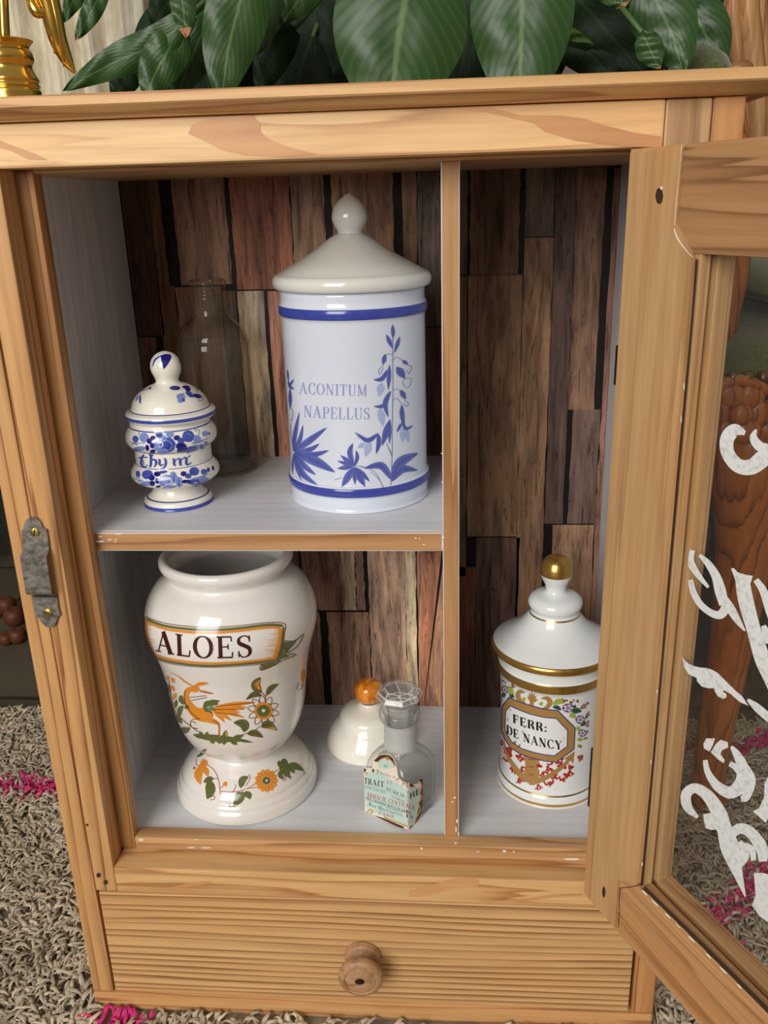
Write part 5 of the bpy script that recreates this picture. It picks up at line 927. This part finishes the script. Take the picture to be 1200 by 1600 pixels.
def side(mx, nm):
    f = (lambda x: x) if mx > 0 else (lambda x: 1.575-x)
    bm = bmesh.new(); tube(bm, [(f(.480), .29, .39), (f(.484), .295, .45), (f(.493), .30, .50), (f(.487), .305, .57), (f(.480), .33, .632)], [.017, .017, .014, .014, .014], 14); part('arm_support', bm, W_chair)
    bm = bmesh.new(); tube(bm, [(f(.482), .332, .622), (f(.480), .40, .628), (f(.52), .56, .650), (f(.60), .69, .68)], [.012, .013, .014, .015], 14); tube(bm, [(f(.484), .322, .622), (f(.4845), .316, .631), (f(.486), .320, .638), (f(.488), .328, .634)], [.008, .009, .008, .006], 12); part('armrest', bm, W_chair_lit)
    bm = bmesh.new(); tube(bm, [(f(.474), .335, .638), (f(.474), .36, .644), (f(.478), .42, .653), (f(.500), .50, .660), (f(.53), .57, .666)], [.012, .020, .022, .022, .010], 16); part('arm_pad', bm, M_sage)
    bm = bmesh.new(); us = [(f(.635), .72, .39), (f(.640), .71, .46), (f(.632), .70, .56), (f(.626), .70, .629), (f(.614), .70, .688), (f(.606), .70, .725), (f(.600), .70, .757), (f(.597), .705, .85), (f(.62), .715, .97), (f(.68), .73, 1.03), (.7875, .74, 1.06)]
    for dx, rad in ((-.0145, .0095), (.0, .0125), (.0145, .0090)): tube(bm, [(x+dx*(1 if mx > 0 else -1), y-(.006 if abs(dx) < .01 else 0), z) for x, y, z in us], rad, 12)
    part('back_frame', bm, W_chair_lit)
side(1, 'l'); side(-1, 'r')
bm = bmesh.new(); cushion(bm, -.165, .165, -.27, .27, -.03, .03, pw=.2); o = part('backrest', bm, M_green); o.matrix_parent_inverse = Matrix(); o.location = (.7875-.75, .715-.45, .795); o.rotation_euler = (math.pi/2, 0, 0)
bm = bmesh.new(); tube(bm, [(.636, .712, .478), (.7875, .718, .470), (.939, .712, .478)], [.024, .028, .024], 14); part('back_rail', bm, W_chair_lit)
bm = bmesh.new(); tube(bm, [(.655, .69, .52), (.650, .685, .58), (.636, .685, .69), (.628, .685, .76), (.626, .69, .85), (.645, .70, .94)], .009, 10); part('braid', bm, M_braid)
pw_ = empty('cushion', (.72, .44, .47)); tag(pw_, 'loose sage green cushion lying on the olive armchair seat', 'cushion')
bm = bmesh.new(); cushion(bm, -.21, .21, -.13, .13, -.018, .018, pw=.18); o = obj('cover', bm, M_sage, pw_); pw_.location = (.712, .41, .4735); pw_.rotation_euler = (.0, 0, .10)

# ------------------------------------------------------------------ curtain, fruit
cx1 = float(ony(.80, 230, 60)[0]); bm = bmesh.new(); nx = 150; rows = []
for j in range(9):
    z = .34+j*.2; rows.append([bm.verts.new((-.66+(cx1+.66)*i/nx+.004*math.sin(j*1.3+i*.2), .80+.014*math.sin(i*.42+.5*math.sin(i*.11))+.006*math.sin(i*.95+j*.2)+.006*math.sin(j+i*.05), z)) for i in range(nx+1)])
for a, b in zip(rows, rows[1:]):
    for i in range(nx): f = bm.faces.new((a[i], a[i+1], b[i+1], b[i])); f.smooth = True
cu = obj('curtain', bm, M_curt); tag(cu, 'sheer off-white curtain hanging behind the brass candelabrum', 'curtain')
sd = cu.modifiers.new('thickness', 'SOLIDIFY'); sd.thickness = .001
bm = bmesh.new(); tube(bm, [(-.75, .80, 1.955), (.2, .80, 1.955)], .009, 12, n=2); rel(obj('curtain_rod', bm, M_brassl), cu)
for i, (px, py, r, lb) in enumerate([(10, 944, .014, 'upper left'), (22, 962, .015, 'upper right'), (9, 997, .010, 'lower left'), (27, 992, .012, 'lower right')]):
    z = -.008+r*.94 if i > 1 else -.008+r*.94; q = onz(z, px, py)
    bm = bmesh.new(); lathe(bm, (0, 0), [(0, -r*.82), (r*.5, -r*.86), (r*.9, -r*.45), (r, 0), (r*.9, r*.5), (r*.5, r*.84), (0, r*.74)], 32, 4)
    o = obj('orange_fruit', bm, M_fruit); o.location = (q[0], q[1], -.008+r*.86); tag(o, 'dark orange fruit on the tiles left of the cabinet, %s of the four' % lb, 'fruit', 'orange fruits on the tiles')

# ------------------------------------------------------------------ rug
rug = empty('rug', (.3, -.1, -.008)); tag(rug, 'shaggy beige woollen rug with bright pink lines under the cabinet', 'rug')
RX0, RX1, RY0, RY1 = -.62, 1.25, -.62, .385
bm = bmesh.new(); box(bm, RX0, RX1, RY0, RY1, -.0078, -.0012, bev=.002); rel(obj('backing', bm, M_rugb, None), rug)
pink = []
for L in ([(-40, 1232), (0, 1226), (40, 1219), (62, 1228), (85, 1222), (140, 1226)], [(150, 1604), (172, 1590), (205, 1578), (240, 1570)], [(1040, 1168), (1060, 1165), (1110, 1166), (1150, 1164), (1200, 1150), (1280, 1140)], [(1070, 1475), (1092, 1450), (1140, 1415), (1200, 1360), (1280, 1300)], [(1085, 1425), (1110, 1450), (1135, 1470)]):
    q = crom([onz(.006, x, y)[:2] for x, y in L], 8); pink += q
pink = np.array(pink)
rng = np.random.default_rng(3); V, Fc, Cc = [], [], []
def tufts(x0, x1, y0, y1, step):
    xs = np.arange(x0, x1, step); ys = np.arange(y0, y1, step)
    for x in xs:
        for y in ys:
            px_, py_ = x+rng.normal(0, step*.4), y+rng.normal(0, step*.4)
            if -.006 < px_ < .406 and -.008 < py_ < .21: continue
            if abs(px_-.505) < .02 and abs(py_-.25) < .02: continue
            L = rng.uniform(.009, .019); a = rng.normal(-.9, 1.3)+.9*math.sin(px_*21)+.9*math.cos(py_*17); wd = rng.uniform(.0008, .0017); lean = rng.uniform(.5, 1.1)
            d = np.array([math.cos(a), math.sin(a)]); s = np.array([-d[1], d[0]]); base = len(V)
            dm = np.min(np.hypot(pink[:, 0]-px_, pink[:, 1]-py_)); ispk = dm < .0085+rng.normal(0, .0025)
            if ispk: c = (rng.uniform(.58, .78), rng.uniform(.015, .05), rng.uniform(.13, .22), 1)
            else:
                t = rng.normal(1, .13); t *= 1.25 if rng.random() < .08 else 1; t *= 1+.16*math.sin(px_*37+2*math.sin(py_*29))*math.sin(py_*41); c = (.50*t, .415*t, .30*t, 1)
            hz = L*.5
            for k, (f, h) in enumerate(((0, 0), (.35, .62), (.75, .72), (1.05, .45))):
                ww = wd*(1, 1.15, .9, .3)[k]; cx_ = px_+d[0]*L*lean*f+rng.normal(0, .0007); cy_ = py_+d[1]*L*lean*f
                if -.004 < cx_ < .404 and -.0035 < cy_ < .207: cy_ = -.0035 if cy_ < .1 else .208
                z = -.0015+hz*h*1.3
                V.append((cx_-s[0]*ww, cy_-s[1]*ww, z)); V.append((cx_, cy_, z+ww*.9)); V.append((cx_+s[0]*ww, cy_+s[1]*ww, z))
            for k in range(3):
                for m_ in (0, 1): a0 = base+k*3+m_; Fc.append((a0, a0+1, a0+4, a0+3)); Cc.append(c)
tufts(RX0+.2, .03, -.16, RY1, .0037); tufts(.37, .80, -.2, RY1, .0037); tufts(.03, .37, -.09, .005, .0037); tufts(.03, .37, .205, RY1, .012); tufts(RX0, RX0+.2, -.16, RY1, .006); tufts(.80, RX1, -.2, RY1, .006); tufts(RX0, RX1, RY0, -.2, .0065); tufts(RX0, .37, -.2, -.16, .0055); tufts(.03, .37, -.16, -.09, .0055)
me = bpy.data.meshes.new('pile'); me.from_pydata(V, [], Fc); ca = me.attributes.new('tint', 'FLOAT_COLOR', 'FACE'); ca.data.foreach_set('color', np.array(Cc, dtype=np.float32).ravel()); me.materials.append(M_pile); me.polygons.foreach_set('use_smooth', [True]*len(me.polygons))
o = bpy.data.objects.new('pile', me); C.objects.link(o); rel(o, rug); o['kind'] = 'stuff'
